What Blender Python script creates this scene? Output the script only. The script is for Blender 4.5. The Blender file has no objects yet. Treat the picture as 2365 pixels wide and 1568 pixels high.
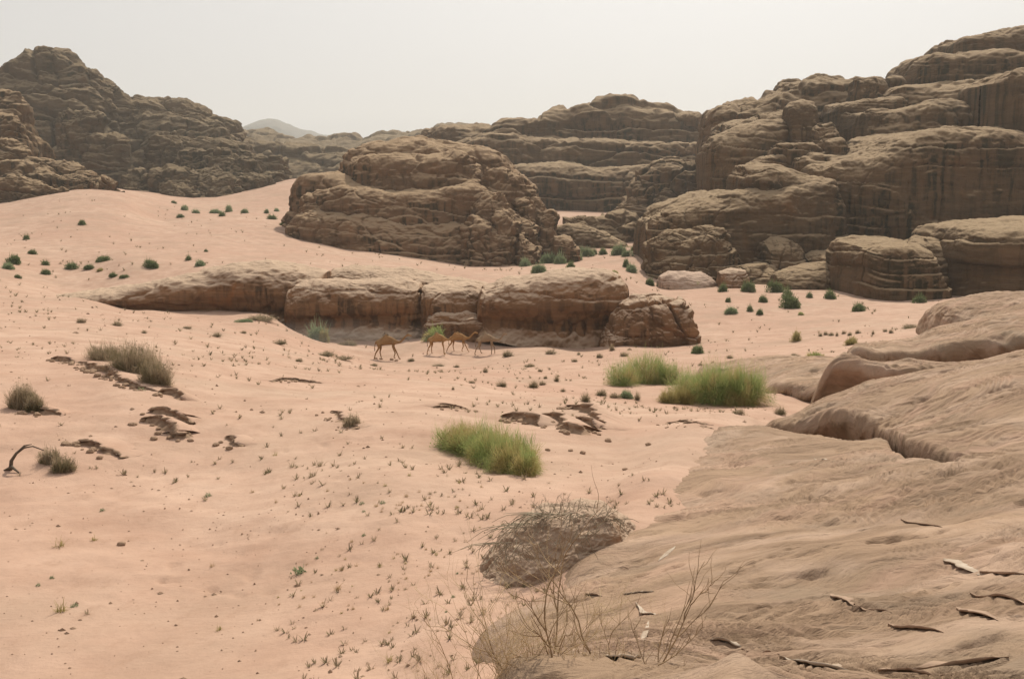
import bpy, math, random
import numpy as np
from mathutils import Vector

# ------------------------------------------------------------------ camera
S = bpy.context.scene
CAMZ = 15.0
F = 2299.0; CX = 1182.5; CY = 784.0; HOR = 430.0
PITCH = math.atan((CY-HOR)/F)
cam_d = bpy.data.cameras.new('camera'); cam = bpy.data.objects.new('camera', cam_d)
S.collection.objects.link(cam); S.camera = cam
cam.location = (0, 0, CAMZ); cam.rotation_euler = (math.pi/2-PITCH, 0, 0)
cam_d.sensor_width = 36; cam_d.lens = 36*F/2365; cam_d.clip_start = .05; cam_d.clip_end = 20000

# ------------------------------------------------------------------ light
SUN_EL = math.radians(45); SUN_AZ = math.radians(14)      # ahead of the camera, a little to the right
W = bpy.data.worlds.new('World'); S.world = W; W.use_nodes = True
nt = W.node_tree; nt.nodes.clear()
sky = nt.nodes.new('ShaderNodeTexSky'); sky.sky_type = 'NISHITA'; sky.sun_disc = False
sky.sun_elevation = SUN_EL; sky.sun_rotation = SUN_AZ; sky.dust_density = 6; sky.air_density = 1.3; sky.ozone_density = 1
hs = nt.nodes.new('ShaderNodeHueSaturation'); hs.inputs['Saturation'].default_value = .18
mixw = nt.nodes.new('ShaderNodeMixRGB'); mixw.inputs[0].default_value = .65; mixw.inputs[2].default_value = (9.6, 9.35, 9.25, 1)
bg = nt.nodes.new('ShaderNodeBackground'); bg.inputs[1].default_value = .093
wo = nt.nodes.new('ShaderNodeOutputWorld')
nt.links.new(sky.outputs[0], hs.inputs['Color']); nt.links.new(hs.outputs[0], mixw.inputs[1])
nt.links.new(mixw.outputs[0], bg.inputs[0]); nt.links.new(bg.outputs[0], wo.inputs[0])
sd = bpy.data.lights.new('sun', 'SUN'); sd.energy = 4.9; sd.angle = math.radians(2.0); sd.color = (1, .92, .77)
so = bpy.data.objects.new('sun', sd); S.collection.objects.link(so)
sdir = Vector((math.sin(SUN_AZ)*math.cos(SUN_EL), math.cos(SUN_AZ)*math.cos(SUN_EL), math.sin(SUN_EL)))
so.rotation_euler = sdir.to_track_quat('Z', 'Y').to_euler()
S.view_settings.view_transform = 'Standard'; S.view_settings.look = 'None'
S.view_settings.exposure = -0.12; S.view_settings.gamma = 1; S.view_settings.use_curve_mapping = False
S.render.engine = 'CYCLES'

# ------------------------------------------------------------------ numpy noise
def _h(ix, iy, iz, s):
    n = (ix.astype(np.uint32)*np.uint32(374761393) + iy.astype(np.uint32)*np.uint32(668265263)
         + iz.astype(np.uint32)*np.uint32(2147483647) + np.uint32((s*362437+12345) & 0xffffffff))
    n = (n ^ (n >> np.uint32(13)))*np.uint32(1274126177)
    n = (n ^ (n >> np.uint32(15)))*np.uint32(2246822519)
    n = n ^ (n >> np.uint32(16))
    return n.astype(np.float32)/np.float32(4294967295.0)
_GA = np.arange(64)*2.399963; _GZ = 1-(2*np.arange(64)+1)/64; _GR = np.sqrt(1-_GZ*_GZ)
_GV = np.stack([_GR*np.cos(_GA), _GR*np.sin(_GA), _GZ], -1).astype(np.float32)*1.7
def vnoise(x, y, z, s=0):
    xi = np.floor(x); yi = np.floor(y); zi = np.floor(z)
    fx = (x-xi).astype(np.float32); fy = (y-yi).astype(np.float32); fz = (z-zi).astype(np.float32)
    xi = xi.astype(np.int64); yi = yi.astype(np.int64); zi = zi.astype(np.int64)
    wx = fx*fx*fx*(fx*(fx*6-15)+10); wy = fy*fy*fy*(fy*(fy*6-15)+10); wz = fz*fz*fz*(fz*(fz*6-15)+10)
    r = 0
    for a in (0, 1):
        wa = wx if a else 1-wx
        for b in (0, 1):
            wb = wy if b else 1-wy
            for c in (0, 1):
                wc = wz if c else 1-wz
                g = _GV[(_h(xi+a, yi+b, zi+c, s)*63.99).astype(np.int64)]
                r = r + wa*wb*wc*(g[..., 0]*(fx-a)+g[..., 1]*(fy-b)+g[..., 2]*(fz-c))
    return r
def fbm(x, y, z, s=0, o=4, g=.5):
    r = 0; a = 1.0; t = 0; f = 1.0
    for i in range(o):
        r = r + a*vnoise(x*f+i*17.3, y*f+i*5.1, z*f+i*9.7+.37, s+i); t += a; a *= g; f *= 2.03
        x, y = x*.8-y*.6, x*.6+y*.8
    return r/t
def worley(x, y, z, s=0):
    xi = np.floor(x).astype(np.int64); yi = np.floor(y).astype(np.int64); zi = np.floor(z).astype(np.int64)
    f1 = np.full(x.shape, 9.); f2 = np.full(x.shape, 9.); idn = np.zeros(x.shape)
    for a in (-1, 0, 1):
        for b in (-1, 0, 1):
            for c in (-1, 0, 1):
                cx = xi+a; cy = yi+b; cz = zi+c
                dx = cx+.15+.7*_h(cx, cy, cz, s)-x; dy = cy+.15+.7*_h(cx, cy, cz, s+7)-y; dz = cz+.15+.7*_h(cx, cy, cz, s+13)-z
                d = np.sqrt(dx*dx+dy*dy+dz*dz)
                m = d < f1; idn = np.where(m, _h(cx, cy, cz, s+19), idn)
                f2 = np.where(m, f1, np.minimum(f2, d)); f1 = np.where(m, d, f1)
    return f1, f2, idn
def sstep(a, b, x):
    t = np.clip((x-a)/(b-a), 0, 1); return t*t*(3-2*t)

# ------------------------------------------------------------------ pixel rays (photo seen 2365 px wide)
cp, sp = math.cos(PITCH), math.sin(PITCH)
def ray(px, py):
    a = (np.asarray(px, float)-CX)/F; b = -(np.asarray(py, float)-CY)/F
    dy = cp+b*sp; dz = -sp+b*cp
    return a/dy, dz/dy          # x and z per metre of Y
def at(px, py, Y):
    tx, tz = ray(px, py); return tx*Y, Y, CAMZ+tz*Y

class Field:
    """Smooth height surface through control points (px, py, Y[, dz])."""
    WT = 3.2
    def __init__(s, pts, c=.05, base=0):
        P = []; L = []
        for p in pts:
            if isinstance(p, list):            # a line: resampled every 12 px
                q = np.array([tuple(v)+(0,)*(4-len(v)) for v in p], float); d = np.concatenate([[0], np.cumsum(np.hypot(np.diff(q[:, 0]), np.diff(q[:, 1])))])
                a = np.linspace(0, d[-1], max(2, int(d[-1]/12)+1)); L += [tuple(np.interp(v, d, q[:, j]) for j in range(4)) for v in a]
            else: L.append(p)
        for p in L:
            x, y, z = at(p[0], p[1], p[2]); P.append((x/y*s.WT, math.log(y), z+(p[3] if len(p) > 3 else 0)))
        P = np.array(P); s.P = P; s.c = c
        D = s.k(P[:, 0][:, None]-P[:, 0][None], P[:, 1][:, None]-P[:, 1][None])
        n = len(P); A = np.zeros((n+1, n+1)); A[:n, :n] = D+np.eye(n)*1e-4; A[:n, n] = 1; A[n, :n] = 1
        s.w = np.linalg.solve(A, np.append(P[:, 2], 0))
        s.tl = (P[:, 0].min()-.25, P[:, 0].max()+.25)
    def k(s, du, dv): return -np.sqrt(du*du+dv*dv+s.c*s.c)
    def z(s, x, y):
        x = np.asarray(x, float); y = np.asarray(y, float); sh = x.shape; x = x.ravel(); y = np.maximum(y.ravel(), .5)
        u = np.clip(x/y*s.WT, *s.tl); v = np.log(y); o = np.zeros(len(x))
        for i in range(0, len(x), 40000):
            o[i:i+40000] = s.k(u[i:i+40000, None]-s.P[None, :, 0], v[i:i+40000, None]-s.P[None, :, 1])@s.w[:-1]+s.w[-1]
        return o.reshape(sh)

G = Field([
 # left column, near to far
 (-300,1568,7.6),(0,1568,7.4),(500,1568,7.0),(900,1568,6.5),(0,1350,9.6),(500,1350,9.6),(900,1350,8.8),
 (0,1180,12.5),(500,1180,12.6),(900,1180,11.2),(-100,1080,14.5),(300,1050,15.5),(700,1030,16),(1000,1060,14.2),
 (0,950,18),(300,900,20),(700,930,21),(-200,850,22),(0,830,27),(400,840,27),(700,870,30),(-200,760,45),(0,745,50),(400,780,47),(700,825,50),
 (0,690,82),(250,722,76),(-300,680,82),(450,745,72),(700,790,76),
 (1000,1568,6.2),(1000,1475,7),(1100,1300,9.3),(1240,1345,8.6),(1182,1180,11),(1130,1085,13.8),(1300,1060,14.5),(1400,1160,11.6),
 (1182,960,20),(1000,930,20),(1300,930,23),(1182,905,32),(1000,875,34),(1100,855,52),(900,838,78),(1100,830,80),(1050,822,82),(1050,800,86),
 (1450,1050,15.5),(1500,985,19),(1500,940,28),(1650,955,25),(1500,890,42),(1350,860,50),(1350,815,82),(1500,800,88),(1600,800,84),
 (1650,945,31),(1800,935,33),(1900,945,31,-.3),(1750,975,20,-.1),(1650,860,50),(1880,830,56),(1850,775,88),(1700,740,104),
 (1640,1000,17.3,.14),(1560,1075,13.8,.14),(1500,1130,12,.12),(1450,1200,10.2,.10),(1400,1250,9.4,.06),(1330,1300,8.7,-.02),(1200,1400,7.4,-.1),(1110,1475,6.5,-.1),
 (1182,1568,4.7,-.12),(1100,1568,5.2,-.02),(1320,1568,4.2,-.5),(1100,1700,4.2,-.05),(1700,1568,3.8,-2),(2365,1568,3.2,-2),(2000,1200,8,-1.2),(2365,1180,7.8,-1.4),
 (2000,1000,18,-1.5),(2365,900,20,-2),(2365,830,34,-2.5),(2200,800,45,-2),(2600,900,20,-2),
 (2060,800,62),(2150,752,82),(2300,700,108),(2100,700,118),(1900,690,122),(2400,700,120),(2600,720,110),
 (1700,670,136),(1500,655,145),(1450,700,118),(1600,700,118),
 # ledge foot
 (200,692,92),(350,717,94),(620,728,95),(700,774,90),(1000,780,90),(1250,800,87),(1440,798,88),
 # behind the ledge
 (200,692,100),(350,717,102),(620,728,103),(700,774,97),(1000,780,97),(1250,800,94),(1440,798,94),(1250,806,82),(500,742,86),(350,730,84),(250,716,86),
 (150,672,112),(250,655,116),(500,625,119),(700,628,120),(0,640,112),(-200,640,112),(900,640,124),(1100,640,126),(1300,628,128),(1420,640,128),
 (0,600,126),(300,610,124),(0,545,165),(300,555,160),(-300,545,165),(-300,480,215),(0,500,195),(0,478,222),(150,447,235),(250,443,238),(300,470,215),(350,500,212),
 (600,560,165),(600,515,200),(480,507,205),(800,585,165),(660,526,195),(760,553,188),(915,580,184),(1076,611,178),(1200,613,176),
 (480,490,238),(620,490,238),(400,475,240),(460,460,290),(560,445,300),(660,422,310),(700,415,320),(350,455,260),(290,440,262),
 (1275,592,190),(1300,585,200),(1400,585,200),(1470,590,180),(1480,635,152),(1350,620,160),(1305,570,215),(1480,576,212),
 (1300,498,275),(1380,500,280),(1500,500,285),(900,540,260),(1100,520,260),(1250,510,260),
 (1800,640,165),(2000,640,165),(2300,640,165),(2600,640,165),(1800,560,300),(2300,560,300),(-300,440,330),(0,440,330),(700,440,450),(1200,470,450),(1800,470,450),(2500,470,450),
 (-300,438,800),(700,438,800),(1500,438,800),(2500,438,800),(-300,434,3500),(1200,434,3500),(2500,434,3500)], c=.06)
def ground_z(x, y):
    x = np.asarray(x, float); y = np.asarray(y, float); r = np.sqrt(x*x+y*y); o = np.zeros_like(x)
    z = G.z(x, y)
    z = z + fbm(x/3.6, y/3.1, o, 3, 4)*.20*sstep(6, 14, r) + fbm(x/17, y/17, o, 5, 3)*(.12*sstep(20, 50, r)+.3*sstep(120, 180, r))
    z = z + fbm(x/.55, y/.35, o, 9, 3)*.035*(1-sstep(40, 80, r))*sstep(-.25, .3, fbm(x/5, y/5, o, 14, 2))
    z = z - np.clip(fbm(x/.32, y/.26, o, 19, 2)-.30, 0, 1)*.16*(1-sstep(16, 24, r))*sstep(-.1, .3, fbm(x/4, y/4, o, 24, 2))
    return z

SLAB = Field([
 (1182,1568,4.6),(2365,1568,3.2),(1700,1568,3.8),(2800,1568,3.0),(1110,1475,6.5),(1400,1400,6.2),(1800,1400,5.7),(2365,1400,4.6),(2050,1480,4.5),
 (1500,1300,7.6),(1450,1200,10.2),(1800,1200,8.8),(2200,1200,7.9),(2365,1180,7.7),(2800,1180,7.5),(1560,1075,13.8),(1640,1000,17.3),(1700,1080,12.8),(1850,1080,12.2),
 (1760,988,17.6),(1900,1012,17.0),(2050,1022,15.2),(2080,1058,13.0),(2150,1066,11.8),(2230,1082,11.2),(2365,1062,10.9),(2000,1120,10.4),
 (1330,1300,8.7),(1200,1400,7.4),(1000,1475,6.5,-.7),(1050,1350,8,-.8),(1200,1250,9.6,-.8),(1330,1150,11.5,-.8),(1450,1040,14.5,-.8),(1560,970,18.5,-.8),
 (1640,960,21,-.9),(1760,960,20,-.5),(1900,990,19,-.5),(2050,1000,17,-.5),(2200,1050,13,-.5),(2365,1040,12.5,-.4),(2800,1040,12.5,-.4),(1050,1568,5.2,-.35),(1130,1568,4.9,-.1),
 (2365,1568,2.0,-.2),(1182,1568,2.6,0),(1700,1568,1.5,0)], c=.03)
LOBE = Field([
 (1790,974,18.6),(1850,952,19.4),(1900,932,20),(2000,900,21),(2150,862,21.5),(2365,815,21),(2800,800,21),
 (1740,980,20,-.6),(1790,972,22,-1.2),(1900,932,25,-1.4),(2000,900,26,-1.2),(2365,815,27,-.9),(2800,800,27,-.9),
 (2150,950,15.6),(2365,900,14.8),(2050,940,17.4),(2365,1000,12.4),(2250,1000,12.9),(2180,985,14),(2800,1000,12),
 (1800,980,18.3),(1850,970,17.9),(1900,957,17.7),(1960,952,17.4),(2020,966,16.6),(2060,985,15.8),(2060,1000,14.4),
 (2100,1018,13.1),(2135,1020,12.7),(2175,1032,12.1),(2215,1052,11.6),(2260,1070,11.2),(2365,1060,11),(2500,1100,10),(2800,1150,9)], c=.05)
SHELF = Field([
 (1888,832,30.0),(1950,818,31),(2100,818,32),(2250,828,32),(2500,830,32),(1940,836,29.8),(2000,842,29.7),(2090,846,29.4),(2180,838,29.2),(2400,850,29),
 (1840,840,30.5,-.7),(1880,830,33,-1),(2100,818,36,-1),(2500,818,36,-1)], c=.03)
SLOPE = Field([
 (1950,815,35.5),(2000,802,37.5),(2060,785,40),(2150,762,43),(2250,735,45),(2365,700,46),(2600,650,47),
 (2110,806,38.2),(2200,790,38.2),(2280,782,38.2),(2365,774,38.2),(2600,760,38),(2020,815,36.5),
 (1900,835,35,-.8),(1950,812,39,-1),(2060,785,45,-1),(2250,735,51,-1),(2600,660,55,-1)], c=.03)
PLATE = Field([
 (1620,842,47,-.1),(1700,838,50),(1800,834,50),(1900,832,47),(1990,850,40),(1800,870,40),(1900,875,38),(1985,880,35),
 (1780,890,37.2),(1850,898,35.2),(1900,900,34.6),(1940,895,34.2),(1990,888,34),
 (1740,900,38,-.4),(1700,880,41,-.4),(1650,860,44,-.4),(1600,840,50,-.6),(1700,838,58,-.8),(1900,832,56,-.8),(2050,860,38,-.6)], c=.03)
def brow(f, line, K, rnd):
    """beyond its brow line (towards the viewpoint) the rock turns over and falls steeply"""
    q = np.array(line, float); tq = ray(q[:, 0], 900.)[0]
    class B:
        def z(s, x, y):
            t = x/np.maximum(y, .5); Yb = np.interp(t, tq, q[:, 1]); d = (Yb-y)+fbm(x*.9, y*.9, x*0, 71, 3)*rnd*1.6
            return f.z(x, np.maximum(y, Yb-.8))-K*rnd*np.logaddexp(0, d/rnd)*np.clip((q[0, 1]*0+1), 0, 1)
    return B()
BROW = [(1740,18.8),(1800,18.3),(1850,17.9),(1900,17.7),(1960,17.4),(2020,16.6),(2060,15.5),(2085,13.6),(2100,13.1),(2135,12.7),(2175,12.1),(2215,11.6),(2260,11.0),(2365,10.3),(2500,9.8),(2800,9)]
LOBE = brow(LOBE, BROW, 4.5, .05)
_bq = np.array(BROW, float); _bt = ray(_bq[:, 0], 900.)[0]
class _Fade:
    def __init__(s, f, a, b, d=4): s.f = f; s.a = a; s.b = b; s.d = d
    def z(s, x, y): t = x/np.maximum(y, .5); return s.f.z(x, y)-s.d*(1-sstep(tt(s.a), tt(s.b), t))**1.5
class _Groove:
    f = SLAB
    def z(s, x, y):
        t = x/np.maximum(y, .5); Yb = np.interp(t, _bt, _bq[:, 1]); w = sstep(tt(1770), tt(1880), t)*(1-sstep(tt(2230), tt(2290), t))
        w = w*(1-.6*np.exp(-((t-tt(2045))/.012)**2))
        return s.f.z(x, y)-.42*w*np.exp(-((y-Yb+.22)/.45)**2)
def tt(px): return (px-CX)/F
SLAB = _Groove()
SHELF = brow(SHELF, [(1840,30.2),(1888,30),(1940,29.8),(2000,29.7),(2090,29.4),(2180,29.2),(2400,29)], 4.5, .07)
SLOPE = brow(SLOPE, [(1900,35),(2020,36.2),(2110,38.0),(2200,38.2),(2600,38)], 4.5, .09)
PLATE = brow(PLATE, [(1590,46),(1740,38.2),(1780,37.2),(1850,35.2),(1900,34.6),(1940,34.2),(1990,34),(2060,34)], 3.5, .12)
def rockfield(f, seed, amp=1.0, k=.8):
    def z(x, y):
        x = np.asarray(x, float); y = np.asarray(y, float); o = np.zeros_like(x)
        u = (x*.92+y*.39); v = (-x*.39+y*.92)         # bedding runs obliquely across the rock
        wx = fbm(x/2.2/k, y/2.2/k, o, seed+1, 2)
        n = fbm(x/3.2/k, y/2.2/k, o, seed+35, 2)*.19*k + fbm(u/1.8/k+wx*.8, v/.6/k+wx*1.3, o, seed, 4, .5)*.05*k + fbm(x/1.3/k, y/1.3/k, o, seed+5, 5, .5)*.05*k - np.clip(fbm(u/.8/k, v/.35/k, o, seed+25, 3)-.28, 0, 1)*.30*k
        # thin stepped bedding
        b = fbm(u/1.1/k, v/.7/k, o, seed+9, 2)*2.6+wx*1.5; fr = b*3-np.floor(b*3)
        n = n + (sstep(0, .75, fr)-sstep(.75, 1, fr))*.045*k*np.clip(fbm(x/2.5/k, y/2.5/k, o, seed+15, 2)*2+.6, .1, 1)
        return f.z(x, y)+n*amp
    return z
SHELF = _Fade(SHELF, 1850, 1965, 1.9); SLOPE = _Fade(SLOPE, 1930, 1990, 2); PLATE = _Fade(PLATE, 1590, 1640, 1)
slab_z = rockfield(SLAB, 31); lobe_z = rockfield(LOBE, 47, .65, 1.5); shelf_z = rockfield(SHELF, 53, .8, 2.2); slope_z = rockfield(SLOPE, 59, .8, 2.6); plate_z = rockfield(PLATE, 61, .8, 2.6)
def hit(px, py, rock=False, ymax=420):
    tx, tz = ray(px, py)
    Y = np.exp(np.linspace(math.log(2.6), math.log(ymax), 900)); x = tx*Y; zr = CAMZ+tz*Y
    zs = ground_z(x, Y)
    if rock:
        for fz, a, b in ((slab_z, 1.5, 21), (lobe_z, 10, 27)):
            m = (Y > a) & (Y < b); zz = np.full(len(Y), -99.); zz[m] = fz(x[m], Y[m]); zs = np.maximum(zs, zz)
    d = zr-zs; i = np.argmax(d < 0)
    if not (d < 0).any(): i = len(Y)-1
    if i > 0:
        t = d[i-1]/(d[i-1]-d[i]+1e-9); y = Y[i-1]+(Y[i]-Y[i-1])*t
    else: y = Y[0]
    return float(tx*y), float(y), float(CAMZ+tz*y)

# ------------------------------------------------------------------ object helpers
COL = S.collection
def mesh_np(name, V, Fq, mats, smooth=True, col=None, midx=None):
    V = np.asarray(V, np.float32); Fq = np.asarray(Fq, np.int32); n, k = Fq.shape
    me = bpy.data.meshes.new(name); me.vertices.add(len(V)); me.vertices.foreach_set('co', V.ravel())
    me.loops.add(n*k); me.loops.foreach_set('vertex_index', Fq.ravel())
    me.polygons.add(n); me.polygons.foreach_set('loop_start', np.arange(0, n*k, k, dtype=np.int32))
    try: me.polygons.foreach_set('loop_total', np.full(n, k, np.int32))
    except Exception: pass
    me.polygons.foreach_set('use_smooth', np.full(n, smooth))
    for m in (mats if isinstance(mats, (list, tuple)) else [mats]): me.materials.append(m)
    if midx is not None: me.polygons.foreach_set('material_index', np.asarray(midx, np.int32))
    if col is not None:
        a = me.attributes.new('tint', 'FLOAT', 'POINT'); a.data.foreach_set('value', np.asarray(col, np.float32))
    me.update(); me.validate(); return me
def link(name, me, parent=None, loc=None):
    o = bpy.data.objects.new(name, me); COL.objects.link(o)
    if parent is not None: o.parent = parent
    if loc is not None: o.location = loc
    return o
def tag(o, label=None, cat=None, group=None, kind=None):
    if label: o['label'] = label
    if cat: o['category'] = cat
    if group: o['group'] = group
    if kind: o['kind'] = kind
    return o
def empty(name, loc, label, cat, group=None):
    o = link(name, None, None, loc); o.empty_display_size = .5; return tag(o, label, cat, group)
def gridfaces(nu, nv, wrap=False):
    i = np.arange(nu-1)[:, None]; j = np.arange(nv-(0 if wrap else 1))[None]; j2 = (j+1) % nv
    return np.stack([i*nv+j, (i+1)*nv+j, (i+1)*nv+j2, i*nv+j2], -1).reshape(-1, 4)

# ------------------------------------------------------------------ materials
def newmat(name):
    m = bpy.data.materials.new(name); m.use_nodes = True; t = m.node_tree; b = t.nodes['Principled BSDF']
    b.inputs['Roughness'].default_value = .95; b.inputs['Specular IOR Level'].default_value = .12
    return m, t, b
def N(t, typ, **kw):
    n = t.nodes.new(typ)
    for k, v in kw.items():
        if k.startswith('i_'): n.inputs[k[2:].replace('_', ' ')].default_value = v
        else: setattr(n, k, v)
    return n
def mix(t, fac, a, b, mode='MIX'):
    n = t.nodes.new('ShaderNodeMixRGB'); n.blend_type = mode
    for i, v in ((0, fac), (1, a), (2, b)):
        if hasattr(v, 'links'): t.links.new(v, n.inputs[i])
        else: n.inputs[i].default_value = v if i == 0 else (*v, 1)
    return n.outputs[0]
def noise(t, vec, scale, detail=5, rough=.55, dist=0):
    n = N(t, 'ShaderNodeTexNoise'); n.inputs['Scale'].default_value = scale; n.inputs['Detail'].default_value = detail
    n.inputs['Roughness'].default_value = rough; n.inputs['Distortion'].default_value = dist
    t.links.new(vec, n.inputs['Vector']); return n.outputs['Fac']
def mapping(t, vec, scale=(1, 1, 1), rot=(0, 0, 0)):
    n = N(t, 'ShaderNodeMapping'); n.inputs['Scale'].default_value = scale; n.inputs['Rotation'].default_value = rot
    t.links.new(vec, n.inputs['Vector']); return n.outputs[0]
def ramp(t, fac, stops):
    n = N(t, 'ShaderNodeMapRange'); n.inputs[1].default_value = stops[0]; n.inputs[2].default_value = stops[1]
    t.links.new(fac, n.inputs[0]); return n.outputs[0]
def bump(t, b, h, strength, dist):
    n = N(t, 'ShaderNodeBump'); n.inputs['Strength'].default_value = strength; n.inputs['Distance'].default_value = dist
    t.links.new(h, n.inputs['Height'])
    if b.inputs['Normal'].links: t.links.new(b.inputs['Normal'].links[0].from_socket, n.inputs['Normal'])
    t.links.new(n.outputs[0], b.inputs['Normal'])
def geo(t): return N(t, 'ShaderNodeNewGeometry').outputs['Position']

def sand_mat():
    m, t, b = newmat('sand'); P = geo(t)
    c = mix(t, ramp(t, noise(t, P, .06, 5, .6), (.40, .60)), (.435, .28, .207), (.485, .335, .252))
    c = mix(t, ramp(t, noise(t, P, .6, 6, .65), (.35, .7)), c, (.365, .228, .163))
    gp = N(t, 'ShaderNodeMath', operation='MULTIPLY'); gp.inputs[1].default_value = .5; t.links.new(ramp(t, noise(t, P, .16, 6, .68), (.48, .66)), gp.inputs[0])
    c = mix(t, gp.outputs[0], c, (.33, .235, .17))
    g = ramp(t, noise(t, mapping(t, P, (1, .6, 1)), 3.2, 8, .75), (.54, .68))
    g2 = N(t, 'ShaderNodeMath', operation='MULTIPLY'); g2.inputs[1].default_value = .42; t.links.new(g, g2.inputs[0])
    c = mix(t, g2.outputs[0], c, (.30, .185, .125))
    f = ramp(t, noise(t, P, 38, 3, .8), (.66, .74)); f2 = N(t, 'ShaderNodeMath', operation='MULTIPLY'); f2.inputs[1].default_value = .5; t.links.new(f, f2.inputs[0])
    c = mix(t, f2.outputs[0], c, (.25, .16, .11))
    t.links.new(c, b.inputs['Base Color'])
    bump(t, b, noise(t, P, 1.3, 7, .62), .5, .12)
    bump(t, b, noise(t, mapping(t, P, (5, 16, 1), (0, 0, .3)), 1, 3), .25, .02)
    return m
def rock_mat(name, pale, mid, dark, vs=1.0, dust=(.40, .27, .19), dust_sun_amt=.8):
    """layered sandstone: bands along the bedding, varnish streaks on steep faces, flat tops painted pale for sunlight and settled dust; vs = size of features"""
    m, t, b = newmat(name); P = geo(t)
    band = noise(t, mapping(t, P, (.05/vs, .05/vs, 1.1/vs)), 1, 6, .6, .6)
    c = mix(t, ramp(t, band, (.35, .65)), mid, pale)
    streak = noise(t, mapping(t, P, (1.2/vs, 1.2/vs, .10/vs)), 1, 5, .6, .4)
    big = noise(t, P, .12/vs, 4)
    s = N(t, 'ShaderNodeMath', operation='MULTIPLY'); t.links.new(ramp(t, streak, (.46, .58)), s.inputs[0]); t.links.new(ramp(t, big, (.3, .6)), s.inputs[1])
    nz = N(t, 'ShaderNodeSeparateXYZ'); t.links.new(N(t, 'ShaderNodeNewGeometry').outputs['Normal'], nz.inputs[0])
    steep = ramp(t, nz.outputs[2], (.6, .2))
    s2 = N(t, 'ShaderNodeMath', operation='MULTIPLY'); t.links.new(s.outputs[0], s2.inputs[0]); t.links.new(steep, s2.inputs[1])
    c = mix(t, s2.outputs[0], c, dark)
    iron = ramp(t, noise(t, mapping(t, P, (.35/vs, .35/vs, .25/vs)), 1, 5, .6), (.60, .75))
    s3 = N(t, 'ShaderNodeMath', operation='MULTIPLY'); t.links.new(iron, s3.inputs[0]); s3.inputs[1].default_value = .5
    c = mix(t, s3.outputs[0], c, tuple(v*k for v, k in zip(pale, (1.15, .82, .5))))
    d = N(t, 'ShaderNodeMath', operation='MULTIPLY'); t.links.new(ramp(t, nz.outputs[2], (.45, .85)), d.inputs[0]); d.inputs[1].default_value = dust_sun_amt
    c = mix(t, d.outputs[0], c, dust)  # painted sunlight: upward faces go paler, toward the dust colour
    t.links.new(c, b.inputs['Base Color'])
    bump(t, b, noise(t, mapping(t, P, (.5/vs, .5/vs, 3/vs)), 1, 8, .65, .5), .8, .35*vs)
    bump(t, b, noise(t, P, 2.5/vs, 6, .7), .5, .12*vs)
    return m
def slick_mat():
    m, t, b = newmat('slickrock'); P0 = geo(t)
    vr = N(t, 'ShaderNodeVectorRotate', rotation_type='Z_AXIS'); vr.inputs['Angle'].default_value = -.4; t.links.new(P0, vr.inputs['Vector'])
    nz = N(t, 'ShaderNodeTexNoise'); nz.inputs['Scale'].default_value = .35; nz.inputs['Detail'].default_value = 3; t.links.new(P0, nz.inputs['Vector'])
    sc = N(t, 'ShaderNodeVectorMath', operation='SCALE'); sc.inputs['Scale'].default_value = 2.2; t.links.new(nz.outputs['Color'], sc.inputs[0])
    ad = N(t, 'ShaderNodeVectorMath', operation='ADD'); t.links.new(vr.outputs[0], ad.inputs[0]); t.links.new(sc.outputs[0], ad.inputs[1]); P = ad.outputs[0]
    def part(lo, hi, f, amt):
        q = N(t, 'ShaderNodeMath', operation='MULTIPLY'); q.inputs[1].default_value = amt; t.links.new(ramp(t, f, (lo, hi)), q.inputs[0]); return q.outputs[0]
    c = mix(t, ramp(t, noise(t, P, .45, 4), (.35, .65)), (.37, .25, .168), (.30, .208, .14))
    flow = noise(t, mapping(t, P, (.45, 2.6, 2)), 1, 7, .62, .4)
    c = mix(t, part(.38, .68, flow, .8), c, (.20, .132, .088))
    c = mix(t, part(.5, .66, noise(t, mapping(t, P, (.5, 1.2, 1)), 1.1, 4, .5, .8), .6), c, (.42, .275, .20))
    c = mix(t, part(.54, .72, noise(t, P0, .8, 5, .6, .3), .55), c, (.235, .185, .138))
    c = mix(t, part(.50, .62, noise(t, mapping(t, P, (.9, 1.6, 1)), .7, 6, .6), .55), c, (.44, .315, .235))
    c = mix(t, part(.64, .70, noise(t, mapping(t, P, (4, 11, 9)), 1, 5, .75), .55), c, (.13, .085, .055))
    c = mix(t, part(.66, .74, noise(t, mapping(t, P, (1.1, 3.5, 3)), 1.3, 8, .8, .5), .6), c, (.56, .48, .42))
    t.links.new(c, b.inputs['Base Color'])
    bump(t, b, flow, .8, .16)
    bump(t, b, noise(t, mapping(t, P, (2.2, 8, 8)), 1, 8, .72, .3), .8, .035)
    bump(t, b, noise(t, P0, 14, 7, .75), .5, .014)
    return m
def plain(name, c1, c2, scale=3, rough=.95, tint=False, c3=None):
    m, t, b = newmat(name); b.inputs['Roughness'].default_value = rough
    if tint:
        a = N(t, 'ShaderNodeAttribute', attribute_name='tint'); f = a.outputs['Fac']
        c = mix(t, f, c1, c2)
        if c3: c = mix(t, ramp(t, noise(t, N(t, 'ShaderNodeTexCoord').outputs['Object'], scale, 3), (.47, .60)), c, c3)
    else:
        c = mix(t, ramp(t, noise(t, N(t, 'ShaderNodeTexCoord').outputs['Object'], scale, 5), (.35, .65)), c1, c2)
    t.links.new(c, b.inputs['Base Color']); return m
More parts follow.
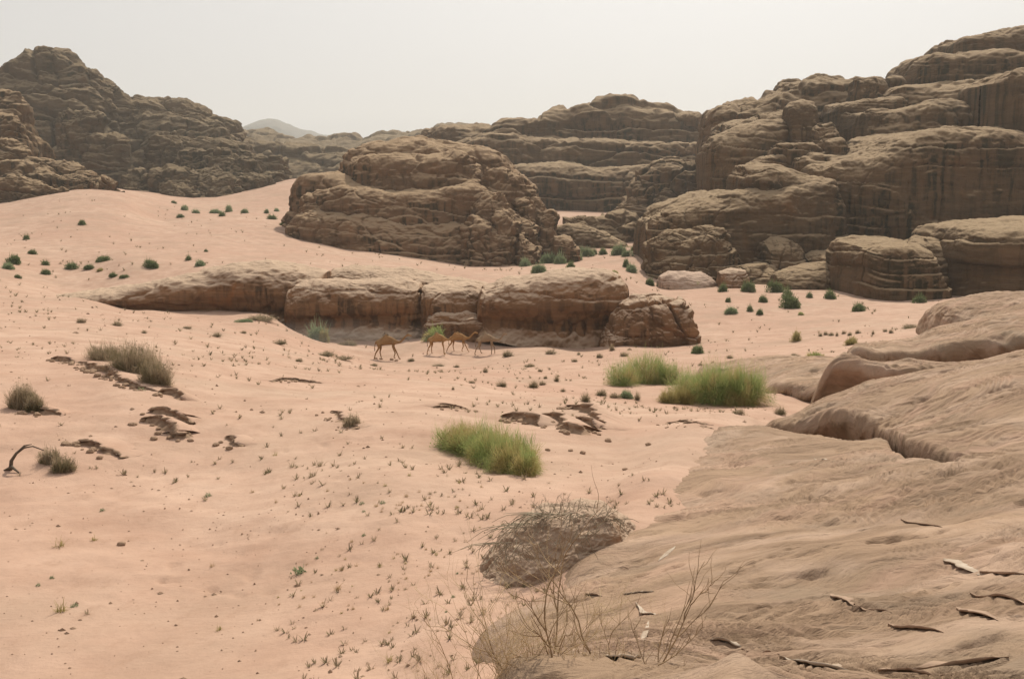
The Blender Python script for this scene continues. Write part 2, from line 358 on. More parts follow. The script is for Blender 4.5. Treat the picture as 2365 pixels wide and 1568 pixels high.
def leaf(name, c1, c2, c3=None, scale=3):
    m = plain(name, c1, c2, scale, tint=True, c3=c3); t = m.node_tree; b = t.nodes['Principled BSDF']
    tr = N(t, 'ShaderNodeBsdfTranslucent'); src = b.inputs['Base Color'].links[0].from_socket; t.links.new(src, tr.inputs[0])
    mx = N(t, 'ShaderNodeMixShader'); mx.inputs[0].default_value = .4; out = t.nodes['Material Output']
    t.links.new(b.outputs[0], mx.inputs[1]); t.links.new(tr.outputs[0], mx.inputs[2]); t.links.new(mx.outputs[0], out.inputs[0]); return m

M_sand = sand_mat()
M_slick = slick_mat()
M_butte = rock_mat('butte_sandstone', (.21, .122, .066), (.146, .087, .049), (.052, .040, .023), 1.6, dust=(.37, .26, .16))
M_cliff = rock_mat('cliff_sandstone', (.156, .094, .049), (.10, .062, .034), (.038, .030, .016), 1.8, dust=(.34, .245, .15))
M_ridge = rock_mat('ridge_sandstone', (.142, .095, .055), (.096, .067, .041), (.05, .041, .024), 3.5, dust=(.25, .185, .11), dust_sun_amt=.7)
M_ledge = rock_mat('ledge_sandstone', (.26, .14, .070), (.18, .10, .053), (.075, .048, .03), .8, dust=(.46, .335, .24), dust_sun_amt=1)
M_pale = rock_mat('pale_sandstone', (.42, .30, .22), (.34, .23, .165), (.2, .14, .1), .7, dust=(.47, .34, .26), dust_sun_amt=1)
M_far = rock_mat('far_rock', (.10, .085, .07), (.075, .065, .055), (.05, .045, .04), 12, dust=(.12, .10, .085))
M_dirt = plain('crumbled_dirt', (.23, .145, .095), (.34, .235, .16), 9)
M_salt = plain('salt_crust', (.46, .385, .31), (.34, .26, .195), 6)
M_flake = plain('brown_flake', (.31, .215, .155), (.37, .26, .19), 8)
M_broom = leaf('green_broom', (.20, .26, .085), (.38, .43, .17), (.46, .38, .17), 2.2)
M_dark = leaf('dark_green_leaves', (.085, .115, .05), (.19, .22, .10))
M_blue = leaf('blue_green_leaves', (.17, .21, .115), (.29, .33, .19))
M_olive = leaf('olive_leaves', (.27, .22, .08), (.40, .34, .15))
M_dry = leaf('dry_grey_twigs', (.27, .205, .135), (.46, .37, .255), (.21, .175, .10), 3)
M_straw = leaf('straw_twigs', (.30, .20, .10), (.46, .34, .19))
M_wood = plain('weathered_wood', (.22, .18, .13), (.34, .28, .20), 12)
M_stem = plain('green_brown_stem', (.09, .08, .035), (.14, .11, .05), 12)

# ------------------------------------------------------------------ ground
def build_ground():
    th = np.concatenate([np.linspace(-180, -42, 40, endpoint=False), np.linspace(-42, 42, 620), np.linspace(42, 180, 40)[1:]])*math.pi/180
    r = np.concatenate([[.6, 1.2, 2, 2.6, 3.2], np.exp(np.linspace(math.log(3.8), math.log(420), 640)), [460, 520, 600, 720, 900, 1200, 1700, 2400, 3300]])
    T, R = np.meshgrid(th, r, indexing='ij'); X = R*np.sin(T); Yw = R*np.cos(T)
    # behind the camera the field is mirrored so that the sheet goes on
    Ye = np.where(np.cos(T) < .45, R*.45, Yw); Xe = np.where(np.cos(T) < .45, np.sign(X)*R*.893, X)
    Z = ground_z(Xe, Ye)
    V = np.stack([X, Yw, Z], -1).reshape(-1, 3)
    o = link('ground', mesh_np('ground', V, gridfaces(len(th), len(r))[:, ::-1], M_sand)); tag(o, kind='structure', label='pink desert sand rolling in dunes down to the valley floor')
build_ground()

def field_rock(name, fz, t0, t1, y0, y1, nu, nv, mat, label, cat, brow_line=None, deep=.4):
    t = np.linspace(t0, t1, nu); y = np.exp(np.linspace(math.log(y0), math.log(y1), nv)); T, Yg = np.meshgrid(t, y, indexing='ij')
    X = T*Yg; Z = fz(X, Yg)
    if brow_line is not None:              # below the brow the face recedes: an undercut
        q = np.array(brow_line, float); Yb = np.interp(T, ray(q[:, 0], 900.)[0], q[:, 1]); Yg = Yg+np.clip((Yb-Yg-.04)*4, 0, deep)
    X = T*Yg; V = np.stack([X, Yg, Z], -1)
    skirt = V[:, :1].copy(); skirt[..., 2] -= 1.2; sk2 = V[:, -1:].copy(); sk2[..., 2] -= 2
    V = np.concatenate([skirt, V, sk2], 1); org = np.array([V[..., 0].mean(), V[..., 1].mean(), V[..., 2].min()])
    me = mesh_np(name, (V-org).reshape(-1, 3), gridfaces(nu, nv+2)[:, ::-1], mat)
    return tag(link(name, me, None, org), label, cat), org
def tt(px): return (px-CX)/F
slab, slab_o = field_rock('slickrock_slab', slab_z, -.16, .75, 1.2, 21.5, 520, 620, M_slick, 'broad foreground slab of smooth grey-pink sandstone with flaking pale crusts', 'rock slab')
field_rock('slickrock_lobe', lobe_z, tt(1735), .75, 9.4, 27, 420, 520, M_slick, 'large rounded pink sandstone swell with shadowed hollows on the right', 'rock', BROW, .45)
field_rock('rock_shelf', shelf_z, tt(1845), .62, 27, 36, 260, 200, M_slick, 'dark-faced overhanging sandstone shelf behind the rounded swell', 'rock', [(1840,30.2),(1888,30),(1940,29.8),(2000,29.7),(2090,29.4),(2180,29.2),(2400,29)], .8)
field_rock('rock_slope', slope_z, tt(1900), .62, 33, 54, 260, 240, M_slick, 'tilted smooth sandstone slope above the dark overhang at right edge', 'rock', [(1900,35),(2020,36.2),(2110,38.0),(2200,38.2),(2600,38)], 1.0)
field_rock('rock_plate', plate_z, tt(1590), tt(2060), 32, 58, 240, 260, M_slick, 'low flat pink rock plate behind the large green broom bushes', 'rock', [(1590,46),(1740,38.2),(1780,37.2),(1850,35.2),(1900,34.6),(1940,34.2),(1990,34),(2060,34)], .6)

# ------------------------------------------------------------------ rock blocks
class Formation:
    def __init__(s, name, loc, label, cat): s.o = empty(name, loc, label, cat); s.loc = np.array(loc, float)
def rock(par, name, top, base, Y, W, mat, nz=2.6, nxy=2.6, lean=0, under=0, L=3.0, sa=.5, rough=.5, fs=8., cell=None, ca=.0, res=(150, 90), seed=0, bury=2.0, tilt=0,
         label=None, cat=None, group=None, kind=None, wc=None):
    """one mass of rock: traced crest and foot, its own distance Y and thickness W; section rounded over the top"""
    nu, nv = int(res[0]*1.25), int(res[1]*1.35)
    tp = np.array(top, float); x0, x1 = tp[0, 0], tp[-1, 0]
    s = (1-np.cos(np.linspace(0, math.pi, nu)))/2; s = .5*s+.5*np.linspace(0, 1, nu); px = x0+(x1-x0)*s
    q = np.abs(2*s-1); w = np.maximum((1-q**nxy), 0)**(1/nxy); w = np.maximum(w, .02)
    Yc = Y+W/2
    pyt = np.interp(px, tp[:, 0], tp[:, 1])
    k = max(1, nu//60); ker = np.ones(2*k+1)/(2*k+1); pyt = np.convolve(np.pad(pyt, k, mode='edge'), ker, 'valid')
    if np.isscalar(base): pyb = np.full(nu, float(base))
    else: bp = np.array(base, float); pyb = np.interp(px, bp[:, 0], bp[:, 1])
    tx, tz = ray(px, pyt); xw = tx*Yc; zt = CAMZ+tz*Yc
    _, tb = ray(px, pyb); zb = CAMZ+tb*Y-bury; H = np.maximum(zt-zb, .05)
    ph = np.linspace(0, math.pi, 500); c0 = np.sign(np.cos(ph))*np.abs(np.cos(ph))**(2/nz); z0 = np.abs(np.sin(ph))**(2/nz)
    Hm = H.max(); seg = np.sqrt((np.diff(c0)*W/2)**2+(np.diff(z0)*Hm)**2); seg *= np.where(c0[1:] < -.3, .3, 1); al = np.concatenate([[0], np.cumsum(seg)]); a = np.linspace(0, al[-1], nv)
    c = np.interp(a, al, c0); zf = np.interp(a, al, z0)
    front = np.where(c > 0, c*(1-lean*zf), c*(1-.3*lean*zf))
    und = np.where(c > 0, under*np.exp(-((zf-.28)/.22)**2), 0)
    Yg = Yc-(W/2)*w[:, None]*front[None]+und[None]*w[:, None]+tilt*(px-px.mean())[:, None]/(x1-x0)
    Xg = np.repeat(xw[:, None], nv, 1); Zg = zb[:, None]+H[:, None]*zf[None]
    # outward direction from grid differences
    P = np.stack([Xg, Yg, Zg], -1); du = np.gradient(P, axis=0); dv = np.gradient(P, axis=1); n = np.cross(dv, du); ln = np.linalg.norm(n, axis=-1, keepdims=True); n = n/np.maximum(ln, 1e-6)
    cen = P.mean((0, 1)); sg = np.sign(((P-cen)*n).sum(-1).mean()); n *= sg if sg else 1
    hn = n*np.array([1, 1, .15]); hl = np.linalg.norm(hn, axis=-1); steep = np.clip(1.25-np.abs(n[..., 2])*1.1, .12, 1)
    x, y, z = Xg, Yg, Zg
    wp = fbm(x/fs/1.5, y/fs/1.5, z/fs, seed+3, 3)
    d = fbm(x/fs, y/fs, z/fs*1.5, seed, 7, .6)*rough*1.5-np.abs(fbm(x/fs*2.2, y/fs*2.2, z/fs*.5, seed+61, 3))*rough*.7
    zz = z+wp*L*.55+.03*x
    li = np.floor(zz/L); f = zz/L-li; hsh = _h(li.astype(np.int64), (li*0).astype(np.int64), (li*0+3).astype(np.int64), seed)
    hn2 = fbm(x/fs/2, y/fs/2, li*3.7, seed+21, 2)
    ero = np.clip(fbm(x/fs/1.8, y/fs/1.8, z/fs, seed+51, 2)*1.6+.55, .1, 1)          # where the bedding is eroded out
    st = (sstep(0, .09, f)*(1-sstep(.86, 1, f))-.8+.25*(f-.5))*ero+(hsh-.5)*.9+hn2*1.3
    L2 = L/2.7; z2 = zz+wp*L*.4; l2 = np.floor(z2/L2); f2 = z2/L2-l2; st2 = (1-np.abs(2*f2-1)**2-.66)*(.3+.7*np.clip(fbm(x/fs, y/fs, z/fs, seed+31, 2)+.5, 0, 1))
    disp = (st*sa*.9+st2*sa*.24)*steep+d
    if cell is not None:
        cw = fbm(x/fs*1.3, y/fs*1.3, z/fs*1.3, seed+41, 2)*.55
        f1, ff2, idn = worley(x/cell[0]+cw, y/cell[0]+cw, z/cell[1]+cw*.6, seed)
        disp = disp+ca*((idn-.5)*1.7*sstep(0, .12, ff2-f1)-.55*np.exp(-(ff2-f1)/.07))+ca*.25*(.6-f1)
        f1, ff2, idn = worley(x/cell[0]*2.7+cw*2, y/cell[0]*2.7+cw*2, z/cell[1]*2.7+cw, seed+5)
        disp = disp+ca*.38*((idn-.5)*1.5*sstep(0, .15, ff2-f1)-.4*np.exp(-(ff2-f1)/.09))
    jn = fbm(x/fs/1.1, y/fs/1.1, z/fs*.12, seed+71, 3)+.10*fbm(x/fs*3, y/fs*3, z/fs, seed+75, 2)
    disp = disp-rough*.75*np.exp(-np.abs(jn)/.022)*steep*sstep(-.2, .25, fbm(x/fs, y/fs, z/fs, seed+81, 2)+.15)
    endw = sstep(0, .05, np.minimum(s, 1-s))[:, None]
    P = P+n*(disp*(.25+.75*endw))[..., None]
    if par is None:
        m = zf > .0; org = np.array([P[..., 0].mean(), P[..., 1].mean(), P[..., 2].min()])
    else: org = par.loc
    Fc = gridfaces(nu, nv)
    if sg > 0: Fc = Fc[:, ::-1]
    me = mesh_np(name, (P-org).reshape(-1, 3), Fc, mat)
    o = link(name, me, par.o if par else None, None if par else org)
    if par is None: tag(o, label, cat, group, kind)
    elif label: o['label'] = label
    return o

# ---- far hills
rock(None, 'far_mountain', [(500,330),(555,304),(590,286),(622,277),(645,277),(665,287),(690,298),(720,305),(770,314),(795,308),(820,314),(860,325)], 420, 2850, 400, M_far, nz=1.8, L=40, sa=10, rough=9, fs=120, seed=11, bury=30, res=(140,50), kind='structure')
rock(None, 'far_hills', [(520,318),(560,308),(600,305),(612,300),(625,309),(665,318),(690,326),(700,319),(722,318),(740,326),(770,322),(800,312),(822,310),(838,322),(860,314),(900,306),(940,314),(985,300),(1060,295),(1200,300)], 440, 620, 160, M_ridge, nz=2.2, L=12, sa=3, rough=3.5, fs=40, cell=(26,14), ca=3, seed=12, bury=10, res=(260,70), kind='structure')
rock(None, 'back_hill', [(545,335),(620,338),(660,340),(740,350),(800,352),(870,345),(1000,345)], [(545,440),(1000,440)], 420, 80, M_ridge, nz=2.2, lean=.3, L=8, sa=2.2, rough=2.5, fs=24, cell=(18,12), ca=3, seed=13, bury=8, res=(200,80), label='hazy low brown rocks between the left ridge and the butte', cat='rock')

# ---- left ridge
A = Formation('left_ridge', (-130, 330, CAMZ-2), 'high jagged hazy brown ridge on the left with a pointed top', 'ridge')
rock(A, 'rock_block', [(-260,170),(-120,150),(0,144),(18,133),(34,131),(60,138),(80,121),(100,119),(121,113),(146,123),(168,135),(192,148),(221,152),(246,172),(262,180),(282,190),(300,212),(330,240),(350,290),(360,330)], 470, 335, 90, M_ridge, nz=2.0, lean=.45, L=9, sa=1.8, rough=4.2, fs=34, cell=(24,13), ca=2.6, res=(330,220), seed=20, bury=8)
rock(A, 'rock_block', [(250,260),(300,226),(316,221),(356,224),(410,233),(463,243),(480,255),(495,272),(520,281),(542,290),(547,306),(565,340),(580,370)], 460, 350, 80, M_ridge, nz=2.1, lean=.4, L=8, sa=1.8, rough=3.4, fs=28, cell=(22,11), ca=2.2, res=(260,170), seed=24, bury=8)
rock(A, 'rock_block', [(350,330),(400,300),(440,312),(480,318),(540,330),(600,350),(650,362),(680,400)], 455, 325, 50, M_ridge, nz=2.0, lean=.6, L=6, sa=1.4, rough=2.4, fs=20, cell=(16,8), ca=1.8, res=(240,130), seed=25, bury=8)
for k, (a, b, tpy, Y) in enumerate([(345,475,384,296),(430,540,385,300),(500,600,362,312),(360,465,418,288),(455,560,402,294),(540,640,390,304),(590,668,398,312),(340,420,300,330),(400,480,340,322),(470,560,345,322),(190,300,300,318),(130,240,250,322),(270,360,395,300)]):
    m = (a+b)/2; h = 34
    rock(A, 'boulder', [(a,tpy+h),(a+8,tpy+12),(m-15,tpy+1),(m+15,tpy),(b-10,tpy+14),(b,tpy+h)], 455 if a > 330 and tpy > 360 else tpy+70, Y, 20, M_ridge, nz=2.1, nxy=2.2, lean=.35, L=3.5, sa=.9, rough=1.8, fs=12, cell=(10,5), ca=1.1, res=(90,70), seed=300+k, bury=3)
# ---- left near outcrop
B = Formation('left_outcrop', (-110, 225, CAMZ-6), 'lumpy dark brown outcrop stepping down to the dune at the left edge', 'rock outcrop')
for k, (tp, Y, w_) in enumerate([
 ([(-220,200),(-100,190),(0,210),(46,228),(62,255),(71,276),(80,305),(89,335),(95,380)], 262, 40),
 ([(-180,260),(-60,250),(20,262),(52,290),(68,330),(70,370)], 252, 30),
 ([(-100,330),(-20,318),(30,330),(55,352),(70,390)], 246, 24),
 ([(20,400),(50,362),(80,358),(125,371),(170,385),(207,396),(228,410),(245,440)], 246, 26),
 ([(-80,390),(0,372),(60,385),(120,400),(150,430)], 238, 22),
 ([(110,430),(140,398),(190,400),(215,412),(232,444)], 240, 16),
 ([(215,446),(228,418),(250,410),(272,418),(290,440)], 240, 10),
 ([(-60,440),(0,412),(50,408),(100,422),(160,440)], 232, 14)]):
    rock(B, 'rock_block', tp, [(-200,482),(0,478),(200,448),(300,446)], Y, w_, M_cliff, nz=2.1, lean=.4, L=3.6, sa=1.0, rough=1.8, fs=13, cell=(11,5.5), ca=1.1, res=(150,110), seed=40+k, bury=5)

# ---- middle back cliff
Cc = Formation('back_cliff', (60, 330, CAMZ-8), 'long hazy flat-topped cliff behind the butte in the centre', 'cliff')
rock(Cc, 'rock_block', [(960,330),(976,307),(983,297),(1022,291),(1100,292),(1211,291),(1228,293),(1255,287),(1262,272),(1312,268),(1322,256),(1383,245),(1422,241),(1445,247),(1488,256),(1539,262),(1556,276),(1600,284),(1625,290),(1700,300),(1800,330)], 505, 345, 70, M_cliff, nz=6, lean=.1, under=0, L=9, sa=3.0, rough=2.6, fs=30, cell=(30,12), ca=2.0, res=(340,170), seed=60, bury=6)
rock(Cc, 'boulder', [(1553,282),(1556,266),(1575,261),(1610,260),(1619,266),(1621,282)], 288, 352, 16, M_cliff, nz=3.2, nxy=3, L=3, sa=.5, rough=.6, fs=6, res=(60,40), seed=61, bury=.5)
rock(Cc, 'rock_block', [(1040,330),(1150,318),(1300,322),(1420,318),(1480,325),(1560,324),(1625,335)], 510, 325, 40, M_cliff, nz=6, lean=.1, L=7, sa=2.2, rough=2.2, fs=24, cell=(26,10), ca=1.6, res=(300,140), seed=62, bury=6)
rock(Cc, 'rock_block', [(1130,400),(1200,378),(1330,380),(1450,385),(1560,380)], 510, 305, 36, M_cliff, nz=5, lean=.1, L=6, sa=1.8, rough=2, fs=20, res=(240,120), seed=63, bury=6)
rock(Cc, 'rock_block', [(1385,500),(1410,485),(1440,458),(1455,418),(1480,398),(1520,382),(1559,375),(1600,378),(1617,382),(1622,420),(1624,520)], 515, 262, 30, M_cliff, nz=2.3, lean=.35, L=4.5, sa=1.3, rough=1.6, fs=13, cell=(14,6), ca=1.4, res=(200,130), seed=64, bury=5)
rock(Cc, 'rock_block', [(1300,500),(1336,497),(1370,498),(1430,490),(1488,500),(1520,520)], [(1300,570),(1500,580)], 222, 22, M_cliff, nz=2.4, lean=.3, L=3, sa=.9, rough=1, fs=10, cell=(12,4), ca=1, res=(180,80), seed=65, bury=3)
rock(Cc, 'rock_block', [(1280,525),(1310,512),(1360,520),(1400,535),(1440,560),(1470,580)], [(1280,570),(1480,582)], 212, 14, M_cliff, nz=2.4, lean=.3, L=2.5, sa=.7, rough=.8, fs=8, res=(150,60), seed=66, bury=3)

# ---- central butte
D = Formation('butte', (-18, 190, CAMZ-15), 'large layered brown butte standing in the valley centre with stepped shoulders', 'butte')
bb = [(655,524),(755,552),(915,580),(1000,596),(1076,612),(1200,612),(1275,592),(1310,585)]
def db(tp, Y, w_, seed, **k):
    a = dict(nz=5.5, nxy=2.7, lean=.06, L=3.2, sa=.55, rough=.9, fs=11, cell=(9,4.5), ca=.55, res=(260,130), bury=4); a.update(k); a['lean'] *= .6
    base = a.pop('base', bb)
    return rock(D, 'rock_block', tp, base, Y, w_, M_butte, seed=seed, **a)
db([(657,526),(672,500),(694,468),(703,440),(712,418),(740,402),(798,398),(900,420),(1080,420),(1200,440),(1240,452),(1262,480),(1288,500),(1290,540),(1280,592)], 186, 46, 80)
db([(752,470),(778,430),(798,386),(806,361),(830,345),(851,333),(912,327),(969,316),(1022,331),(1070,338),(1111,341),(1147,354),(1188,382),(1214,411),(1240,440),(1255,480)], 195, 40, 81, lean=.3)
db([(800,400),(812,372),(850,362),(930,358),(1010,360),(1060,352),(1098,368),(1120,400),(1128,440)], 187, 26, 82, lean=.2)
db([(700,470),(740,440),(800,424),(860,432),(930,440),(1020,432),(1090,424),(1130,445),(1140,480)], 180, 24, 83, lean=.15)
db([(662,526),(690,490),(730,478),(800,482),(900,492),(1000,500),(1090,500),(1140,520),(1150,560)], 175, 24, 84, lean=.12, nz=3.2)
for k, (tp, Y) in enumerate([
 ([(1075,470),(1095,450),(1110,440),(1150,440),(1168,450),(1180,475),(1185,560)], 179),
 ([(1110,410),(1125,388),(1160,392),(1200,402),(1215,412),(1222,440),(1225,520)], 187),
 ([(1190,440),(1205,428),(1232,427),(1242,440),(1246,500)], 190),
 ([(1180,475),(1192,458),(1222,458),(1236,472),(1240,520)], 184),
 ([(1205,462),(1215,448),(1250,450),(1263,470),(1268,530)], 188),
 ([(1125,500),(1142,483),(1175,484),(1190,495),(1200,530)], 176),
 ([(1180,520),(1195,500),(1225,505),(1245,520),(1252,570)], 179),
 ([(1232,520),(1245,495),(1270,490),(1292,504),(1294,540),(1285,590)], 185),
 ([(1190,575),(1197,540),(1212,538),(1222,555),(1245,566),(1250,590)], 174),
 ([(1060,520),(1090,500),(1130,510),(1165,530),(1185,545),(1196,600)], 174),
 ([(690,470),(712,446),(750,452),(775,470),(785,500)], 181),
 ([(676,508),(700,490),(740,490),(770,510)], 177)]):
    db(tp, Y, 14, 90+k, res=(90,90), fs=6, rough=.7, L=2, sa=.4, cell=(5,3.5), ca=.6, lean=.3, nz=2.4, base=[(650,530),(915,580),(1076,610),(1200,612),(1300,590)])
rock(None, 'boulder', [(1276,590),(1280,545),(1300,541),(1318,546),(1322,560),(1333,572),(1336,590)], 592, 176, 9, M_butte, nz=2.6, L=1.6, sa=.45, rough=.4, fs=5, res=(80,60), seed=108, bury=1.5, label='small layered boulder stack at the right foot of the butte', cat='boulder')

# ---- right cliff
E = Formation('right_cliff', (75, 165, CAMZ-14), 'huge dark stacked sandstone cliff filling the right side', 'cliff')
def rc(tp, base, Y, w_, seed, name='rock_block', **k):
    a = dict(nz=7, nxy=3.2, lean=.0, L=2.6, sa=.42, rough=.75, fs=10, cell=(13,5), ca=.5, res=(190,110), bury=2); a.update(k)
    return rock(E, name, tp, base, Y, w_, M_cliff, seed=seed, **a)
rc([(2168,150),(2173,110),(2187,97),(2271,87),(2316,79),(2420,76),(2600,70)], 160, 225, 40, 120)
rc([(2068,190),(2083,157),(2107,139),(2171,136),(2300,136),(2600,130)], 215, 215, 40, 121)
rc([(2034,200),(2040,186),(2068,181),(2080,200)], 215, 222, 10, 1215, res=(60,40))
rc([(1965,225),(1971,184),(1985,180),(2030,181),(2038,190),(2040,225)], 235, 218, 12, 122, nz=3.2, res=(80,60))
rc([(1622,300),(1639,269),(1651,261),(1687,247),(1691,238),(1739,231),(1787,209),(1795,196),(1851,191),(1871,185),(1887,191),(1963,191),(2060,215),(2160,230)], 400, 232, 50, 123, nz=4, lean=.15, L=4, sa=1.1, rough=1.3, fs=14, cell=(14,7), ca=1.3)
rc([(2020,245),(2031,224),(2060,209),(2140,200),(2212,193),(2280,182),(2332,170),(2440,160),(2600,150)], 360, 196, 44, 124, lean=.1, nz=4)
rc([(1915,262),(1923,245),(1951,234),(2040,227),(2090,240),(2110,265)], 300, 205, 22, 125)
rc([(1619,440),(1620,362),(1628,335),(1639,316),(1691,296),(1740,284),(1775,277),(1805,279),(1815,295),(1820,340),(1815,400)], 470, 196, 26, 126, nz=3.0, lean=.1, rough=.6, ca=.3)
rc([(1640,330),(1665,290),(1700,280),(1740,272),(1790,262),(1820,270)], 380, 212, 26, 127)
rc([(1812,300),(1817,250),(1830,236),(1851,229),(1876,236),(1899,257),(1900,275),(1882,310)], 340, 198, 14, 128, nz=2.3, res=(90,90), ca=.3)
rc([(1866,345),(1876,300),(1890,283),(1915,277),(1930,285),(1940,305),(1944,350)], 370, 190, 12, 129, nz=2.3, res=(90,90))
rc([(1902,355),(1910,325),(1925,319),(1940,321),(1956,345)], 375, 185, 8, 130, nz=2.3, res=(70,60))
rc([(1955,300),(1965,260),(1990,254),(2030,254),(2080,245),(2150,235),(2250,230)], 400, 188, 34, 131, lean=.3)
rc([(1775,360),(1783,335),(1820,329),(1863,330),(1890,345),(1900,375)], 400, 186, 12, 132, res=(100,70))
rc([(1825,390),(1831,362),(1880,359),(1951,362),(1990,380)], 400, 180, 12, 133, res=(110,60), nz=3)
rc([(1725,380),(1755,365),(1790,355),(1840,372)], 420, 186, 12, 134, res=(90,60))
rc([(1826,430),(1840,388),(1890,376),(1955,361),(1985,340),(2011,318),(2050,309),(2131,301),(2210,303),(2280,306),(2300,325),(2320,350),(2345,385),(2380,470)], 640, 165, 40, 135, L=3.4, sa=.55, rough=.9, res=(300,210), ca=.35, cell=(16,5))
rc([(2265,200),(2300,175),(2365,165),(2480,160),(2620,150)], 600, 168, 44, 136, nz=7)
rc([(2320,400),(2345,372),(2420,360),(2600,350)], 640, 158, 36, 137)
rc([(1472,640),(1474,575),(1480,530),(1492,507),(1520,480),(1578,459),(1643,442),(1703,432),(1780,420),(1860,408),(1893,418),(1910,445),(1922,485),(1930,560),(1935,660)], [(1470,640),(1600,650),(1940,672)], 160, 34, 138, nz=6, lean=.02, L=3, sa=.5, rough=.9, res=(280,190), ca=.4)
rc([(1688,440),(1692,402),(1705,382),(1755,377),(1790,384),(1811,393),(1850,400),(1878,408),(1886,440)], 460, 164, 22, 139, nz=2.6, L=1.8, sa=.6, res=(160,90))
rc([(1740,660),(1760,560),(1785,545),(1811,542),(1835,556),(1851,580),(1858,660)], 665, 152, 14, 140, nz=2.4, ca=.2)
rc([(1840,660),(1850,590),(1880,575),(1930,572),(1980,570),(2000,660)], 672, 150, 16, 141, nz=2.6)
rc([(1690,660),(1705,610),(1760,602),(1800,610),(1810,660)], 668, 148, 14, 142, nz=2.8)
rc([(1936,700),(1940,640),(1948,590),(1955,562),(1985,548),(2011,546),(2060,552),(2100,556),(2122,600),(2134,640),(2142,700)], [(1930,690),(2150,704)], 122, 24, 143, nz=5, lean=.04, L=1.9, sa=.6, rough=.6, ca=.35, res=(200,150))
rc([(2080,620),(2090,560),(2120,545),(2150,548),(2175,600),(2180,700)], 702, 128, 18, 144, nz=2.8)
rc([(2138,704),(2145,600),(2160,550),(2182,523),(2252,515),(2360,511),(2500,508),(2700,505)], 706, 120, 30, 145, nz=8, lean=.0, L=2.4, sa=.7, rough=.6, ca=.3, res=(240,150))
def boulder(tp, base, Y, w_, mat, seed, label, **k):
    a = dict(nz=2.3, nxy=2.3, lean=.25, L=1.2, sa=.25, rough=.3, fs=4, res=(110,70), bury=.8); a.update(k)
    return rock(None, 'boulder', tp, base, Y, w_, mat, seed=seed, label=label, cat='boulder', **a)
boulder([(1484,640),(1496,600),(1500,556),(1510,545),(1539,531),(1600,527),(1648,527),(1675,540),(1690,560),(1705,590),(1718,640)], 648, 148, 16, M_cliff, 150, 'big rounded pitted boulder at the left foot of the right cliff', L=2.2, sa=.6, rough=.8, fs=7, cell=(6,4), ca=.6, res=(190,130), lean=.3)
boulder([(1518,655),(1523,640),(1545,628),(1578,625),(1620,630),(1645,641),(1652,662)], 661, 139, 9, M_pale, 151, 'flat pale pink boulder lying in front of the pitted boulder')
boulder([(1655,666),(1660,628),(1690,621),(1719,623),(1728,640),(1730,668)], 668, 138, 7, M_ledge, 152, 'small squat boulder right of the flat pale one', nz=3)
boulder([(1780,672),(1787,634),(1825,618),(1863,609),(1915,602),(1931,614),(1934,672)], 672, 136, 12, M_cliff, 153, 'wide low boulder at the cliff foot beside the tall round buttress', L=1.6, sa=.4)

# ---- long low ledge in the middle distance
Lg = Formation('rock_ledge', (-15, 92, CAMZ-14), 'long low undercut sandstone ledge crossing the middle of the valley', 'rock ledge')
def lg(tp, base, Y, w_, seed, **k):
    a = dict(nz=2.9, nxy=5, lean=.04, under=1.2, L=2.6, sa=.16, rough=.42, cell=(7,3), ca=.12, fs=6, res=(240,110), bury=.8); a.update(k)
    return rock(Lg, 'rock_block', tp, base, Y, w_, M_ledge, seed=seed, **a)
lg([(110,690),(150,682),(240,664),(300,655),(380,641),(480,622),(560,606),(620,598),(700,612),(760,626)], [(140,690),(250,702),(340,717),(640,728),(760,740)], 94, 11, 160, nxy=7, tilt=0, bury=2)
lg([(745,650),(768,624),(810,616),(853,615),(920,619),(1000,630),(1070,642),(1130,655)], [(745,700),(1130,720)], 98, 10, 161, under=0, lean=.2)
lg([(664,740),(665,690),(667,668),(690,655),(737,645),(820,639),(892,638),(945,645),(972,657),(985,690),(992,775)], 778, 91, 9, 162, under=1.3, nxy=5)
lg([(968,700),(978,662),(1000,656),(1040,652),(1085,654),(1115,663),(1125,700),(1128,770)], 778, 91, 9, 163, under=1.0, nxy=4)
lg([(975,775),(985,720),(1020,708),(1080,712),(1120,725),(1150,760)], 778, 90, 6, 164, under=.4, lean=0)
lg([(1100,720),(1111,664),(1150,650),(1176,642),(1254,634),(1300,622),(1325,617),(1396,621),(1425,636),(1445,655),(1452,690),(1450,798)], [(1100,765),(1147,770),(1254,797),(1450,797)], 88, 11, 165, under=1.6, nxy=5, nz=3.2)
lg([(1380,790),(1430,700),(1462,684),(1500,685),(1567,686),(1584,706),(1596,735),(1606,768),(1612,798)], [(1400,800),(1612,800)], 86, 8, 166, under=-.2, nz=3.6, lean=.05, L=2.4, sa=.2, cell=(3,2.5), ca=.35)
# sandstone knoll at right margin
rock(None, 'rock_knoll', [(2160,760),(2170,725),(2190,710),(2230,698),(2270,690),(2320,682),(2365,676),(2500,665)], [(2160,765),(2500,770)], 52, 12, M_slick, nz=2.3, lean=.5, L=1.2, sa=.2, rough=.3, fs=4, res=(150,90), seed=170, bury=1.5, label='cracked sandstone knoll rising behind the tilted slope at right edge', cat='rock')

